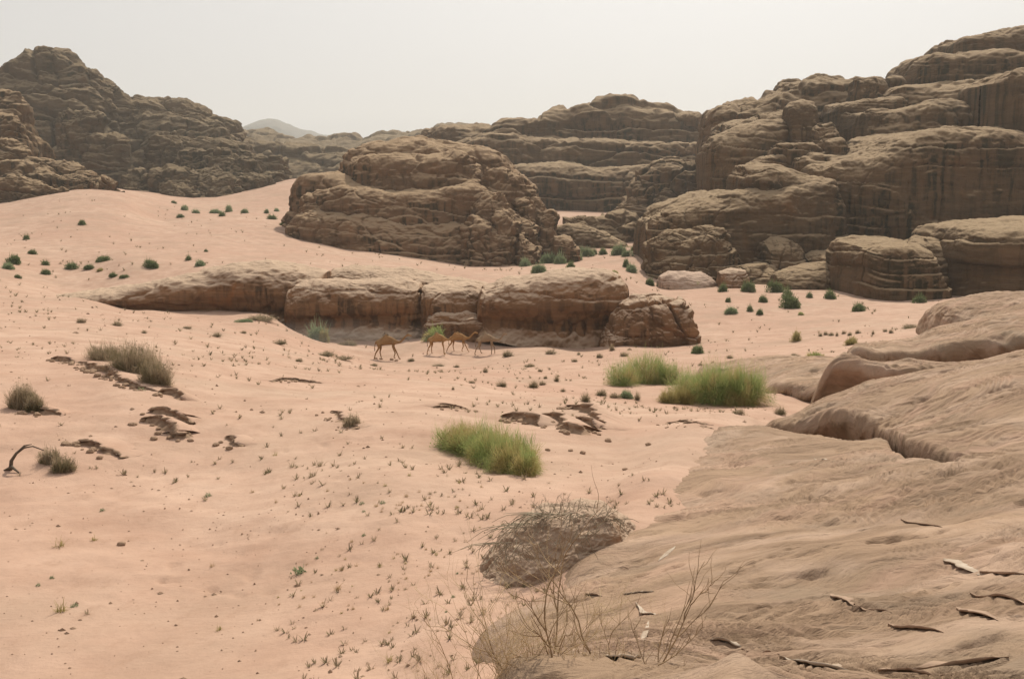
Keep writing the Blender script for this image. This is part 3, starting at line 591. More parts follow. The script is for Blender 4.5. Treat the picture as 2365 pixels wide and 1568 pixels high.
# ------------------------------------------------------------------ plants
def strands(rng, n, cen, rad, base_r, w, seg=3, t0=.0, sag=.0, up=.3, inner=.55, taper=.4):
    """n thin curved blades from the root region out into a dome; returns verts (n*(seg+1)*2,3), faces, tint"""
    a = rng.uniform(0, 2*np.pi, n); el = np.arccos(rng.uniform(0, 1, n)); rr = inner+(1-inner)*rng.uniform(0, 1, n)**.5
    e = np.stack([np.cos(a)*np.sin(el)*rad[0], np.sin(a)*np.sin(el)*rad[1], np.cos(el)*rad[2]], -1)*rr[:, None]
    e *= (1+.16*np.sin(a*3+el*5+cen[0]*9)+.15*np.sin(a*8-el*7+cen[0]*5)+.10*np.sin(a*17+el*13))[:, None]
    keep = fbm(e[:, 0]/rad[0]*2.2+cen[0]*3, e[:, 1]/rad[1]*2.2, e[:, 2]/rad[2]*2.2, 17, 2) > rng.uniform(-.75, .12, n); e = e*np.where(keep, 1, .72)[:, None]
    b = np.stack([np.cos(a)*rad[0]*base_r*rng.uniform(0, 1, n), np.sin(a)*rad[1]*base_r*rng.uniform(0, 1, n), np.zeros(n)], -1)
    ts = t0+(1-t0)*np.linspace(0, 1, seg+1)
    jit = rng.normal(0, .10, (n, 3))*np.array(rad)
    pts = []
    for t in ts:
        p = b+(e-b)*t+jit*(t*(1-t)*2)[..., None] if np.ndim(t) else b+(e-b)*t+jit*(t*(1-t)*2)
        p[:, 2] += up*rad[2]*t*(1-t)*1.5-sag*rad[2]*t*t
        pts.append(p)
    P = np.stack(pts, 1)+np.array(cen)
    wd = rng.normal(0, 1, (n, 3)); wd[:, 2] *= .3; wd /= np.linalg.norm(wd, axis=1, keepdims=True)
    wt = w*(1-(1-taper)*np.linspace(0, 1, seg+1)); off = wd[:, None, :]*wt[None, :, None]*.5*rng.uniform(.6, 1.4, n)[:, None, None]
    V = np.stack([P-off, P+off], 2).reshape(-1, 3)
    k = (seg+1)*2; i = np.arange(n)[:, None]*k+np.arange(seg)[None]*2
    Fc = np.stack([i, i+1, i+3, i+2], -1).reshape(-1, 4)
    tint = np.repeat(np.clip(rng.uniform(0, .75, n)+.25*e[:, 2]/max(rad[2], 1e-6), 0, 1), k)
    return V, Fc, tint
def leaves(rng, n, cen, rad, size, flat=.25, shell=.5):
    """n small leaf faces filling the outer part of a dome"""
    a = rng.uniform(0, 2*np.pi, n); el = np.arccos(rng.uniform(-.15, 1, n)); rr = shell+(1-shell)*rng.uniform(0, 1, n)**.6
    lump = 1+.14*np.sin(a*4+el*3+cen[0]*5)+.10*np.sin(a*7-el*6)
    c = np.stack([np.cos(a)*np.sin(el)*rad[0], np.sin(a)*np.sin(el)*rad[1], np.maximum(np.cos(el), 0)*rad[2]], -1)*(rr*lump)[:, None]+np.array(cen)
    d1 = rng.normal(0, 1, (n, 3)); d1[:, 2] += .5; d1 /= np.linalg.norm(d1, axis=1, keepdims=True)
    d2 = np.cross(d1, rng.normal(0, 1, (n, 3))); d2 /= np.linalg.norm(d2, axis=1, keepdims=True)
    s = size*rng.uniform(.6, 1.4, n)[:, None]
    V = np.stack([c-d1*s, c+d2*s*.45, c+d1*s, c-d2*s*.45], 1).reshape(-1, 3)
    return V, np.arange(n*4).reshape(-1, 4), np.repeat(np.clip(rng.uniform(0, .8, n)+.2*rr, 0, 1), 4)
def merge(parts):
    Vs, Fs, Ts, o = [], [], [], 0
    for V, Fc, T in parts: Vs.append(V); Fs.append(Fc+o); Ts.append(T); o += len(V)
    return np.concatenate(Vs), np.concatenate(Fs), np.concatenate(Ts)
def tubes(paths, sides=4):
    """paths: list of (points (k,3), radii (k,)) -> one mesh of tapering tubes"""
    Vs, Fs, o = [], [], 0
    for P, R in paths:
        P = np.asarray(P, float); d = np.gradient(P, axis=0); d /= np.maximum(np.linalg.norm(d, axis=1, keepdims=True), 1e-9)
        ref = np.array([.31, .27, .1]); u = np.cross(d, ref); u /= np.maximum(np.linalg.norm(u, axis=1, keepdims=True), 1e-9); v = np.cross(d, u)
        a = np.arange(sides)*2*np.pi/sides
        V = P[:, None]+(u[:, None]*np.cos(a)[None, :, None]+v[:, None]*np.sin(a)[None, :, None])*np.asarray(R)[:, None, None]
        Vs.append(V.reshape(-1, 3)); Fs.append(gridfaces(len(P), sides, True)+o); o += len(P)*sides
    return np.concatenate(Vs), np.concatenate(Fs)
def branches(rng, root, dirv, length, r, depth, out, spread=.5, k=6, droop=0):
    p = np.array(root, float); d = np.array(dirv, float); d /= np.linalg.norm(d); pts = [p.copy()]
    for i in range(k):
        d = d+rng.normal(0, .13, 3)+np.array([0, 0, .05-droop]); d /= np.linalg.norm(d); p = p+d*length/k; pts.append(p.copy())
        if depth > 0 and i >= 1 and rng.uniform() < .75:
            nd = d+rng.normal(0, spread, 3); nd[2] = abs(nd[2])*.7+.15
            branches(rng, p, nd, length*rng.uniform(.35, .6), r*.55, depth-1, out, spread, k, droop)
    out.append((np.array(pts), np.linspace(r, r*.35, k+1)))

# shared far bushes, unit size (about 1 wide, .5 high), several shapes of each kind
def unit_bush(kind, seed):
    rng = np.random.default_rng(seed); ps = []
    nl = rng.integers(2, 5)
    for k in range(nl):
        c = (rng.uniform(-.22, .22), rng.uniform(-.2, .2), -.03); r = (rng.uniform(.24, .34), rng.uniform(.24, .34), rng.uniform(.34, .5))
        if kind == 'dry': ps.append(strands(rng, 170, c, (r[0]*1.2, r[1]*1.2, r[2]), .3, .016, 2, .15, inner=.4)); ps.append(leaves(rng, 60, c, r, .03))
        elif kind == 'broom': ps.append(strands(rng, 260, c, r, .4, .016, 2, .3, inner=.5)); ps.append(leaves(rng, 200, c, (r[0]*.9, r[1]*.9, r[2]*.85), .035))
        else: ps.append(leaves(rng, 330, c, (r[0], r[1], r[2]*rng.uniform(.65, 1)), .042)); ps.append(strands(rng, 150, c, (r[0]*1.15, r[1]*1.15, r[2]*1.12), .5, .014, 2, .4, inner=.7))
    return merge(ps)
KMAT = {'dark': M_dark, 'blue': M_blue, 'broom': M_broom, 'olive': M_olive, 'dry': M_dry}
UNIT = {}
for k in ('dark', 'broom', 'dry'):
    UNIT[k] = [unit_bush(k, 10+j) for j in range(4)]
UM = {}
def unit_mesh(kind, j):
    if (kind, j) not in UM:
        V, Fc, T = UNIT['dark' if kind in ('dark', 'blue') else 'broom' if kind in ('broom', 'olive') else 'dry'][j]
        UM[(kind, j)] = mesh_np(kind+'_foliage', V, Fc, KMAT[kind], False, T)
    return UM[(kind, j)]
STEMS = {}
def stem_mesh(j):
    if j not in STEMS:
        rng = np.random.default_rng(j+70); out = []
        for q in range(7):
            a = rng.uniform(0, 6.28); branches(rng, (0, 0, -.08), (math.cos(a)*.7, math.sin(a)*.7, .8), .4, .012, 0, out)
        V, Fc = tubes(out, 3); STEMS[j] = mesh_np('stems', V, Fc, M_wood)
    return STEMS[j]
cnt = [0]
def far_bush(px, py, w, h, kind, label, group=None, cat='bush', name='desert_bush', zoff=0):
    if px > 1190 and py < 640: py += 3; h += 2
    if px > 1480 and 650 < py < 700: py += 4; h += 3
    x, y, z = hit(px, py)
    if 640 < px < 1150 and 740 < py < 800 and y > 86.8: x *= 86.8/y; y = 86.8          # in front of the ledge foot
    if 1195 < px < 1470 and py < 640: w *= 1.35; h *= 1.25
    sc = y/F; j = cnt[0] % 4; cnt[0] += 1
    big = w*.43 > 12
    if big:
        o = empty(name, (x, y+w*sc*.3, float(ground_z(np.array([x]), np.array([y+w*sc*.3]))[0])+zoff), label, cat, group)
        link('foliage', unit_mesh(kind, j), o); tag(link('stems', stem_mesh(j), o), kind='stuff')
    else:
        o = link(name, unit_mesh(kind, j), None, (x, y+w*sc*.3, float(ground_z(np.array([x]), np.array([y+w*sc*.3]))[0])+zoff)); tag(o, label, cat, group)
    o.scale = (w*sc/.98, w*sc/.98, h*sc/.46); o.rotation_euler = (0, 0, cnt[0]*2.4)
    return o

def near_bush(name, lobes, mat, label, n, w, kind='broom', base_r=.35, seed=1, inner=.55, sag=0, flat=None, leafn=0, leaf_s=.03, group=None, cat='bush', depth=.8, stem_r=.012):
    """lobes: (px, py of foot, width px, height px)"""
    rng = np.random.default_rng(seed); pts = [hit(l[0], l[1]) for l in lobes]
    org = np.array(pts).mean(0); o = empty(name, org, label, cat, group); ps = []; st = []
    tot = sum(l[2]*l[3] for l in lobes)
    for l, p in zip(lobes, pts):
        sc = p[1]/F; rx = l[2]*sc/2; rz = l[3]*sc; ry = rx*depth
        c = np.array([p[0], p[1]+ry*.55, 0]); c[2] = float(ground_z(c[:1], c[1:2])[0])-.03; c = c-org; nn = int(n*l[2]*l[3]/tot)
        if kind == 'broom':
            ps.append(strands(rng, nn, c, (rx, ry, rz), .75, w*.8, 3, .55, inner=.45)); ps.append(strands(rng, nn//6, c, (rx*.97, ry*.97, rz*.95), .5, w*.9, 3, 0, inner=.6))
            ps.append(strands(rng, nn//12, c, (rx*1.1, ry*1.1, rz*1.14), .6, w*.6, 3, .5, inner=.85))
        else:
            ps.append(strands(rng, nn, c, (rx*1.12, ry*1.12, rz*.95), .8, w, 4, .15, inner=.35, up=.05))
        if leafn: ps.append(leaves(rng, int(leafn*l[2]*l[3]/tot), c, (rx*.92, ry*.92, rz*.88), leaf_s, shell=.2))
        for q in range(9):
            a = rng.uniform(0, 6.28); branches(rng, c+np.array([math.cos(a)*rx*.2, math.sin(a)*ry*.2, -.04]), (math.cos(a)*rx, math.sin(a)*ry, rz*1.3), rz*.62, stem_r*.7, 1, st, .4)
    V, Fc, T = merge(ps); link('foliage', mesh_np('foliage', V, Fc, mat, False, T), o)
    V, Fc = tubes(st, 4); tag(link('stems', mesh_np('stems', V, Fc, M_stem if kind == 'broom' else M_wood), o), kind='stuff')
    return o

near_bush('broom_bush', [(1045,1040,120,66),(1090,1058,160,84),(1140,1078,170,96),(1185,1094,150,98),(1215,1100,90,76)], M_broom, 'elongated green broom bush with ochre tips in the centre of the near sand', 19000, .0055, seed=3, leafn=9000, leaf_s=.013, depth=1.15)
near_bush('broom_bush', [(1438,893,100,60),(1500,888,140,78),(1548,888,90,56)], M_broom, 'bright green feathery broom bush left of the biggest one by the rock plate', 9000, .010, seed=4, leafn=7000, leaf_s=.022)
near_bush('broom_bush', [(1605,928,140,80),(1665,936,170,98),(1725,938,150,96)], M_broom, 'biggest green broom bush with tall upright stems in front of the rock plate', 15000, .010, seed=5, leafn=9000, leaf_s=.02)
near_bush('broom_bush', [(1545,932,58,36),(1580,934,60,44)], M_olive, 'low yellow-olive broom bush at the left foot of the biggest bush', 4000, .009, seed=6, leafn=2500, leaf_s=.018)
near_bush('dry_bush', [(232,832,95,50),(300,868,130,88),(352,892,86,80)], M_dry, 'large grey leafless bush spreading over an eroded sand bank', 9000, .0075, 'dry', seed=7, leafn=2600, leaf_s=.02)
near_bush('dry_bush', [(45,946,74,70),(76,952,50,52)], M_dry, 'rounded grey-green dry bush near the left edge', 4500, .0065, 'dry', seed=8, leafn=2600, leaf_s=.017)
near_bush('dry_bush', [(110,1072,60,48),(140,1092,64,48)], M_dry, 'wispy grey bush beside an arching dead branch', 2600, .006, 'dry', seed=9, leafn=500, leaf_s=.015)
near_bush('dry_bush', [(812,985,48,36)], M_dry, 'small reddish-grey dry bush alone on the bare sand', 1100, .007, 'dry', seed=10, leafn=200, leaf_s=.018)
# arching dead branch
a0 = np.array(hit(22, 1085)); a1 = np.array(hit(95, 1062)); sc = a0[1]/F
pp = [a0+(0, 0, -.1), a0+(6*sc, 0, 22*sc), a0+(18*sc, .02, 40*sc), a0+(34*sc, .05, 52*sc), a0+(52*sc, .1, 54*sc), a0+(72*sc, .18, 40*sc)]
M_dead = plain('dark_dead_wood', (.08, .06, .045), (.14, .11, .08), 10)
V, Fc = tubes([(np.array(pp)-a0, [.034, .027, .021, .016, .012, .007]), (np.array([pp[2], pp[2]+(12*sc, .1, 14*sc), pp[2]+(30*sc, .1, 18*sc)])-a0, [.02, .014, .006]), (np.array([a0+(-14*sc, 0, -.02), a0+(10*sc, -.05, 10*sc), a0+(30*sc, -.1, -2*sc)])-a0, [.02, .025, .012])], 7)
tag(link('dead_branch', mesh_np('dead_branch', V, Fc, M_dead), None, tuple(a0)), 'grey dead branch arching out of the sand at the left', 'branch')

# green and dry bushes across the valley: (px, foot py, width, height, kind, label)
FB = [
 (1002,779,92,42,'broom','pale green bush against the ledge foot behind the camels'),
 (722,780,92,44,'blue','hazy green bush at the dark cleft of the ledge'),
 (745,780,30,46,'olive','yellow-flowered stalks above the hazy bush at the ledge cleft'),
 (1303,790,18,10,'dark','tiny dark green bush in the shade of the ledge'),
 (1612,817,42,24,'dark','small round green bush beside the broken end of the ledge'),
 (1846,788,46,28,'olive','rounded olive-green bush on the sand left of the tilted slope'),
 (1888,828,58,22,'broom','low yellow-green bush touching the tip of the rock shelf'),
 (1970,796,50,22,'olive','sparse yellowish bush at the edge of the tilted slope'),
 (1832,712,58,36,'dark','tallest dark green bush on the sand below the right cliff'),
 (1822,686,44,26,'dark','dark bush just behind the tallest one below the right cliff'),
 (1985,720,50,22,'dark','flat-topped dark green bush below the round buttress'),
 (1766,695,28,16,'dark','ball-shaped dark bush left of the tallest one'),
 (1682,695,16,11,'dark','smallest ball-shaped bush below the squat boulder'),
 (1733,720,26,18,'dark','round dark bush forming a pair with a smaller one'),
 (1758,727,26,14,'dark','smaller right-hand bush of the dark pair'),
 (1689,727,42,18,'blue','loose pale green bush left of the dark pair'),
 (1850,728,22,9,'broom','tiny green bush at the foot of the tallest dark bush'),
 (1873,685,26,14,'dark','small bush between the low boulder and the cliff cleft'),
 (1920,688,44,20,'dark','wide dark bush at the foot of the dark cliff cleft'),
 (1503,656,28,15,'dark','small dark bush at the left end of the flat pale boulder'),
 (1540,662,46,18,'dark','wider dark bush just left of the flat pale boulder front'),
 (1612,662,20,14,'broom','small bright bush in front of the flat pale boulder'),
 (1672,670,36,18,'dark','dark bush at the foot of the squat boulder'),
 (1730,672,46,24,'dark','bushy dark green shrub right of the squat boulder'),
 (1795,672,44,28,'dark','dark shrub in front of the wide low boulder'),
 (2135,696,50,18,'dark','dark bush in the shade under the far right buttress'),
 (1213,613,32,15,'blue','blue-green bush touching the foot of the butte'),
 (1246,628,36,15,'blue','pale green bush in front of the butte corner'),
 (1266,606,32,20,'blue','left one of two joined bushes by the small boulder stack'),
 (1291,607,34,20,'blue','right one of two joined bushes by the small boulder stack'),
 (1318,619,26,14,'dark','dark green bush below the small boulder stack'),
 (1330,600,32,17,'blue','green bush right of the small boulder stack'),
 (1355,590,34,18,'blue','tall green bush in the gap behind the butte'),
 (1375,586,18,12,'dark','tiny green bush in the middle of the gap'),
 (1395,586,24,12,'dark','low green bush in the middle of the gap'),
 (1430,586,38,18,'blue','broad blue-green bush near the right side of the gap'),
 (1449,590,22,12,'blue','small pale bush beside the broad one in the gap'),
 (1465,578,28,12,'dark','dark bush at the right end of the gap'),
 (1445,614,18,15,'dark','small dark bush left of the big pitted boulder'),
 (1461,628,26,15,'blue','pale bush at the foot of the big pitted boulder'),
 (1418,630,18,7,'broom','tiny flat green bush above the right end of the ledge'),
 (1473,926,34,22,'dry','grey dry bush beside the blue-green tuft by the left broom bush'),
 (1452,922,50,20,'blue','blue-green low bush below the left broom bush'),
 (1389,914,40,18,'dry','dark dry bush on the brow above the eroded bank'),
 (1421,920,34,16,'dry','grey dry bush right of the one on the bank brow'),
 (1353,929,54,24,'dry','pale fluffy dry bush on top of the eroded bank'),
 (1185,800,64,15,'dry','pale straw bush right behind the leading camel'),
 (1174,825,38,17,'dry','dark dry bush just ahead of the leading camel'),
 (800,791,54,17,'dry','pale round dry bush left of the trailing camel'),
 (1415,811,30,18,'dry','pale dry bush under the broken end of the ledge'),
 (1444,824,30,15,'dry','dark dry bush below the broken end of the ledge'),
 (1230,896,38,20,'dry','pale dry bush in the middle of the sand flat'),
 (1253,890,22,13,'dry','small dry bush joined to the pale one on the sand flat'),
 (1285,882,28,20,'dry','upright grey dry bush on the sand flat'),
 (1156,893,36,20,'dry','pale reddish dry bush left of the sand flat'),
 (600,744,100,17,'dry','long strip of dry grass under the left part of the ledge'),
 (560,745,50,9,'blue','thin green strip of plants at the foot of the ledge'),
 (265,753,52,15,'dry','low dry bush on the slope below the left tip of the ledge'),
 (185,747,32,15,'dry','small dry bush left of the low one on the slope'),
 (745,822,64,14,'dry','dry grass patch on the bank left of the trailing camel'),
 (790,832,60,13,'dry','dry twiggy patch just left of the trailing camel'),
 (495,778,50,12,'dry','flat pale dry bush on the left sand slope'),
 (640,795,46,14,'dry','grey dry bush where the dust cloud begins'),
 (1845,828,46,12,'dry','flat dry bush left of the low yellow-green one'),
 (2108,758,64,12,'dry','low dry bush above the tilted slope edge'),
 (1690,828,34,10,'dry','small dry bush right of the round green bush by the ledge'),
 (1715,960,46,16,'dry','dry bush on the sand in front of the biggest broom bush'),
 (1800,958,44,20,'dry','grey dry bush at the foot of the rock plate'),
]
for f in FB: far_bush(*f[:5], f[5])
LEFTB = [(424,486,24,13,'blue'),(446,493,32,10,'blue'),(410,504,26,10,'dark'),(499,493,42,10,'blue'),(526,490,26,17,'blue'),(513,500,28,12,'dark'),(567,493,26,12,'blue'),(613,493,16,10,'blue'),(638,489,20,8,'blue'),(622,507,44,12,'dark'),(649,521,22,8,'dark'),(401,470,18,7,'dark')]
for i, f in enumerate(LEFTB): far_bush(*f, ['pale green bush in the hollow between the dunes on the left','dark green bush in the hollow between the dunes on the left'][f[4] == 'dark'], 'bushes in the hollow between the dunes')
DUNEB = [(185,520,28,12,'light sandy dune face below the left outcrop, alone'),(59,554,28,15,'left dune near the frame edge, upper one'),(75,588,30,13,'left dune below the upper edge bush'),(21,608,44,22,'sand at the far left edge, the taller back one'),(14,621,42,16,'sand at the far left edge, in front of the taller one'),
 (98,613,36,14,'sand right of the pair at the far left edge'),(96,634,34,13,'sand, lowest bush near the left edge'),(40,643,22,10,'sand, small, in the lower left of the far flat'),(232,606,48,15,'sand, flat topped, above the left tip of the ledge'),(160,622,56,16,'sand, longest of the row left of the ledge'),(205,623,38,11,'sand, joined to the right end of the longest bush'),
 (228,628,24,9,'sand, brownish, last of the joined row'),(346,621,44,22,'sand, rounded and bronze tinted, above the ledge'),(433,603,26,15,'sand, back one of the pair above the ledge'),(456,617,38,16,'sand, brighter front one of the pair above the ledge'),(260,641,26,10,'sand, left one of two just above the ledge tip'),(283,644,28,9,'sand, right one of two just above the ledge tip'),(474,582,16,7,'dune slope, tiny, above the pair by the ledge')]
for i, f in enumerate(DUNEB): far_bush(f[0], f[1], f[2], f[3], 'blue' if f[0] in (456, 14) else 'olive' if f[0] in (228,) else 'dark', 'dark green bush, '+f[4])
ROWN = [1897,1908,1921,1934,1950,1964,1983,2018,2046,2060]
for px in ROWN:
    far_bush(px, 775-(px-1897)*.055+(px % 3)*2, 16, 11, 'dry', 'small dark dry bush, '+['first','second','third','fourth','fifth','sixth','seventh','eighth','ninth','last'][ROWN.index(px)]+' from the left in the row along the track', 'row of small dry bushes along the track')
MIDT = [(1224,848,30,12),(1120,861,30,14),(1247,859,18,10),(1260,875,14,9),(1272,819,32,12),(1337,820,20,9),(1327,836,22,10),(1386,827,24,13),(1054,849,18,8),(1046,901,16,9),(1090,886,24,8),(948,835,26,9),(1620,845,20,8),(1300,905,30,9),(1010,846,40,7),(690,836,26,9),(560,770,20,8),(330,770,28,9),(430,760,30,8),(860,845,30,8)]
for f in MIDT: far_bush(*f, 'dry', 'small dry tuft scattered on the flat sand around the camels', 'dry tufts on the flat around the camels')

# ------------------------------------------------------------------ camels
def skin_mesh(name, P, E, R, root, sub=2):
    me = bpy.data.meshes.new(name); me.from_pydata([tuple(p) for p in P], E, []); o = bpy.data.objects.new('tmp_'+name, me); COL.objects.link(o)
    md = o.modifiers.new('skin', 'SKIN'); md.use_smooth_shade = True
    for i, v in enumerate(me.skin_vertices[0].data): v.radius = R[i] if isinstance(R[i], tuple) else (R[i], R[i]); v.use_root = i == root
    ms = o.modifiers.new('sub', 'SUBSURF'); ms.levels = sub; ms.render_levels = sub
    dg = bpy.context.evaluated_depsgraph_get(); res = bpy.data.meshes.new_from_object(o.evaluated_get(dg)); bpy.data.objects.remove(o)
    return res
def camel(px, py, hpx, legs, neck, mat, hump_mat, label, turn=0):
    x, y, z = hit(px, py); sc = hpx*1.12*y/F/2.08
    P = []; E = []; R = []
    def add(p, r, link_to=None):
        P.append(p); R.append(r); i = len(P)-1
        if link_to is not None: E.append((link_to, i))
        return i
    pel = add((-.55, 0, 1.40), (.20, .25)); b1 = add((-.25, 0, 1.44), (.25, .31), pel); b2 = add((.08, 0, 1.45), (.26, .34), b1); b3 = add((.40, 0, 1.44), (.23, .32), b2); ch = add((.64, 0, 1.42), (.17, .24), b3)
    h1 = add((-.02, 0, 1.78), .17, b2); h2 = add((-.05, 0, 1.97), .085, h1)
    rump = add((-.74, 0, 1.33), .13, pel)
    tail = rump
    for p, r in (((-.84, 0, 1.22), .035), ((-.88, 0, 1.0), .025), ((-.87, 0, .82), .035)): tail = add(p, r, tail)
    prev = ch
    for p, r in zip(neck, (.125, .10, .085, .075, .07)): prev = add(p, r, prev)
    hx, hz = neck[-1][0], neck[-1][2]
    hd = add((hx+.10, 0, hz+.05), (.085, .09), prev); add((hx+.10, .07, hz+.15), .022, hd); add((hx+.10, -.07, hz+.15), .022, hd)
    mz = add((hx+.26, 0, hz+.01), (.06, .065), hd); add((hx+.38, 0, hz-.04), (.045, .05), mz)
    for (kind, sy, knee, fet) in legs:
        s = .17*sy
        if kind == 'h':
            a = add((-.56, s, 1.18), (.15, .19), pel); b = add((-.46+knee[0]*.4, s, .95), (.09, .11), a); c = add((-.62+knee[0], s, .56+knee[1]), .05, b)
        else:
            a = add((.52, s, 1.20), (.10, .13), ch); b = add((.46+knee[0]*.3, s, .98), (.07, .08), a); c = add((.50+knee[0], s, .55+knee[1]), .052, b)
        x0 = P[c][0]+fet[0]; z0 = fet[1]
        d = add((x0, s, .10+z0), .036, c); add((x0+.05, s, .035+z0), (.055, .04), d); add((x0+.13, s, .03+z0), (.05, .03), len(P)-1)
    o = empty('camel', (x, y, z-.01), label, 'camel', 'camels walking in a line')
    b = link('body', skin_mesh('body', P, E, R, pel), o); b.data.materials.append(mat)
    # darker woolly crest over the hump, and the dark tail tuft
    V, Fc, T = merge([strands(np.random.default_rng(5), 260, (-.05, 0, 1.72), (.30, .16, .36), .9, .02, 2, .6, inner=.8)]); tag(link('hump_wool', mesh_np('hump_wool', V, Fc, hump_mat, False, T), o), kind='stuff')
    V, Fc, T = strands(np.random.default_rng(6), 50, (-.87, 0, .86), (.05, .05, -.22), .5, .02, 2); link('tail_tuft', mesh_np('tail_tuft', V, Fc, hump_mat, False, T), o)
    for sy in (-1, 1):
        V, Fc, T = leaves(np.random.default_rng(7), 6, (hx+.15, sy*.075, hz+.07), (.015, .01, .015), .014); link('eye', mesh_np('eye', V, Fc, M_eye, False, T), o)
    o.scale = (sc, sc, sc); o.rotation_euler = (0, 0, turn)
    return o
M_eye = plain('dark_eye', (.01, .008, .006), (.02, .015, .01))
M_tan = plain('tan_camel_hair', (.28, .155, .06), (.36, .21, .095), 3); M_brown = plain('brown_camel_hair', (.22, .13, .06), (.30, .18, .085), 3); M_pc = plain('pale_camel_hair', (.24, .165, .10), (.31, .22, .14), 3)
M_wool = leaf('brown_hump_wool', (.07, .045, .025), (.13, .085, .045)); M_woolp = leaf('grey_hump_wool', (.20, .15, .10), (.30, .23, .16))
nA = [(.82, 0, 1.34), (1.02, 0, 1.34), (1.20, 0, 1.50), (1.36, 0, 1.70), (1.52, 0, 1.84)]
nB = [(.82, 0, 1.32), (1.00, 0, 1.30), (1.20, 0, 1.42), (1.38, 0, 1.62), (1.50, 0, 1.80)]
nD = [(.84, 0, 1.34), (1.06, 0, 1.30), (1.28, 0, 1.40), (1.42, 0, 1.60), (1.50, 0, 1.80)]
camel(893, 831, 58, [('h',-1,(-.18,-.02),(-.12,0)),('h',1,(.12,0),(.10,.0)),('f',-1,(.16,.0),(-.10,.12)),('f',1,(.24,.02),(.18,0))], nA, M_brown, M_wool, 'dark-humped brown camel walking alone at the back of the line', .05)
camel(1010, 818, 49, [('h',-1,(-.16,0),(-.12,0)),('h',1,(.10,0),(.02,0)),('f',-1,(.10,0),(.0,0)),('f',1,(.06,0),(.04,.0))], nB, M_tan, M_woolp, 'light tan camel with its head overlapping the camel ahead', 0)
camel(1058, 813, 46, [('h',-1,(-.26,0),(-.2,0)),('h',1,(.12,.0),(.10,0)),('f',-1,(.02,.02),(-.16,.10)),('f',1,(.24,.0),(.20,0))], nA, M_tan, M_wool, 'tan camel striding between two others with its legs spread wide', -.05)
camel(1122, 819, 50, [('h',-1,(-.20,0),(-.14,0)),('h',1,(.06,.02),(.14,.08)),('f',-1,(.02,0),(-.02,0)),('f',1,(.26,.06),(.02,0))], nD, M_pc, M_woolp, 'pale grey-tan camel leading the line with raised head', 0)

# dust kicked up behind the animals
def dust():
    x, y, z = hit(770, 800); m = bpy.data.materials.new('dust'); m.use_nodes = True; t = m.node_tree; t.nodes.clear()
    tc = N(t, 'ShaderNodeTexCoord'); ln = N(t, 'ShaderNodeVectorMath', operation='LENGTH'); t.links.new(tc.outputs['Object'], ln.inputs[0])
    fall = ramp(t, ln.outputs['Value'], (1.0, .1)); nn = ramp(t, noise(t, mapping(t, tc.outputs['Object'], (5, 3, 2.5)), 1, 3), (.38, .62))
    mu = N(t, 'ShaderNodeMath', operation='MULTIPLY'); t.links.new(fall, mu.inputs[0]); t.links.new(nn, mu.inputs[1])
    m2 = N(t, 'ShaderNodeMath', operation='MULTIPLY'); t.links.new(mu.outputs[0], m2.inputs[0]); m2.inputs[1].default_value = .10
    v = N(t, 'ShaderNodeVolumePrincipled'); v.inputs['Color'].default_value = (.93, .87, .80, 1); t.links.new(m2.outputs[0], v.inputs['Density'])
    t.links.new(v.outputs[0], N(t, 'ShaderNodeOutputMaterial').inputs['Volume'])
    a = np.linspace(0, 2*np.pi, 25)[:-1]; b = np.linspace(0.02, np.pi-.02, 12)
    V = np.array([[math.sin(q)*math.cos(p), math.sin(q)*math.sin(p), math.cos(q)] for q in b for p in a])
    o = link('dust_cloud', mesh_np('dust_cloud', V, gridfaces(12, 24, True), m), None, (x, y+.5, z+.7)); o.scale = (11, 2.6, 1.7)
    tag(o, 'thin pale dust hanging behind the walking camels', None, None, 'stuff')
dust()

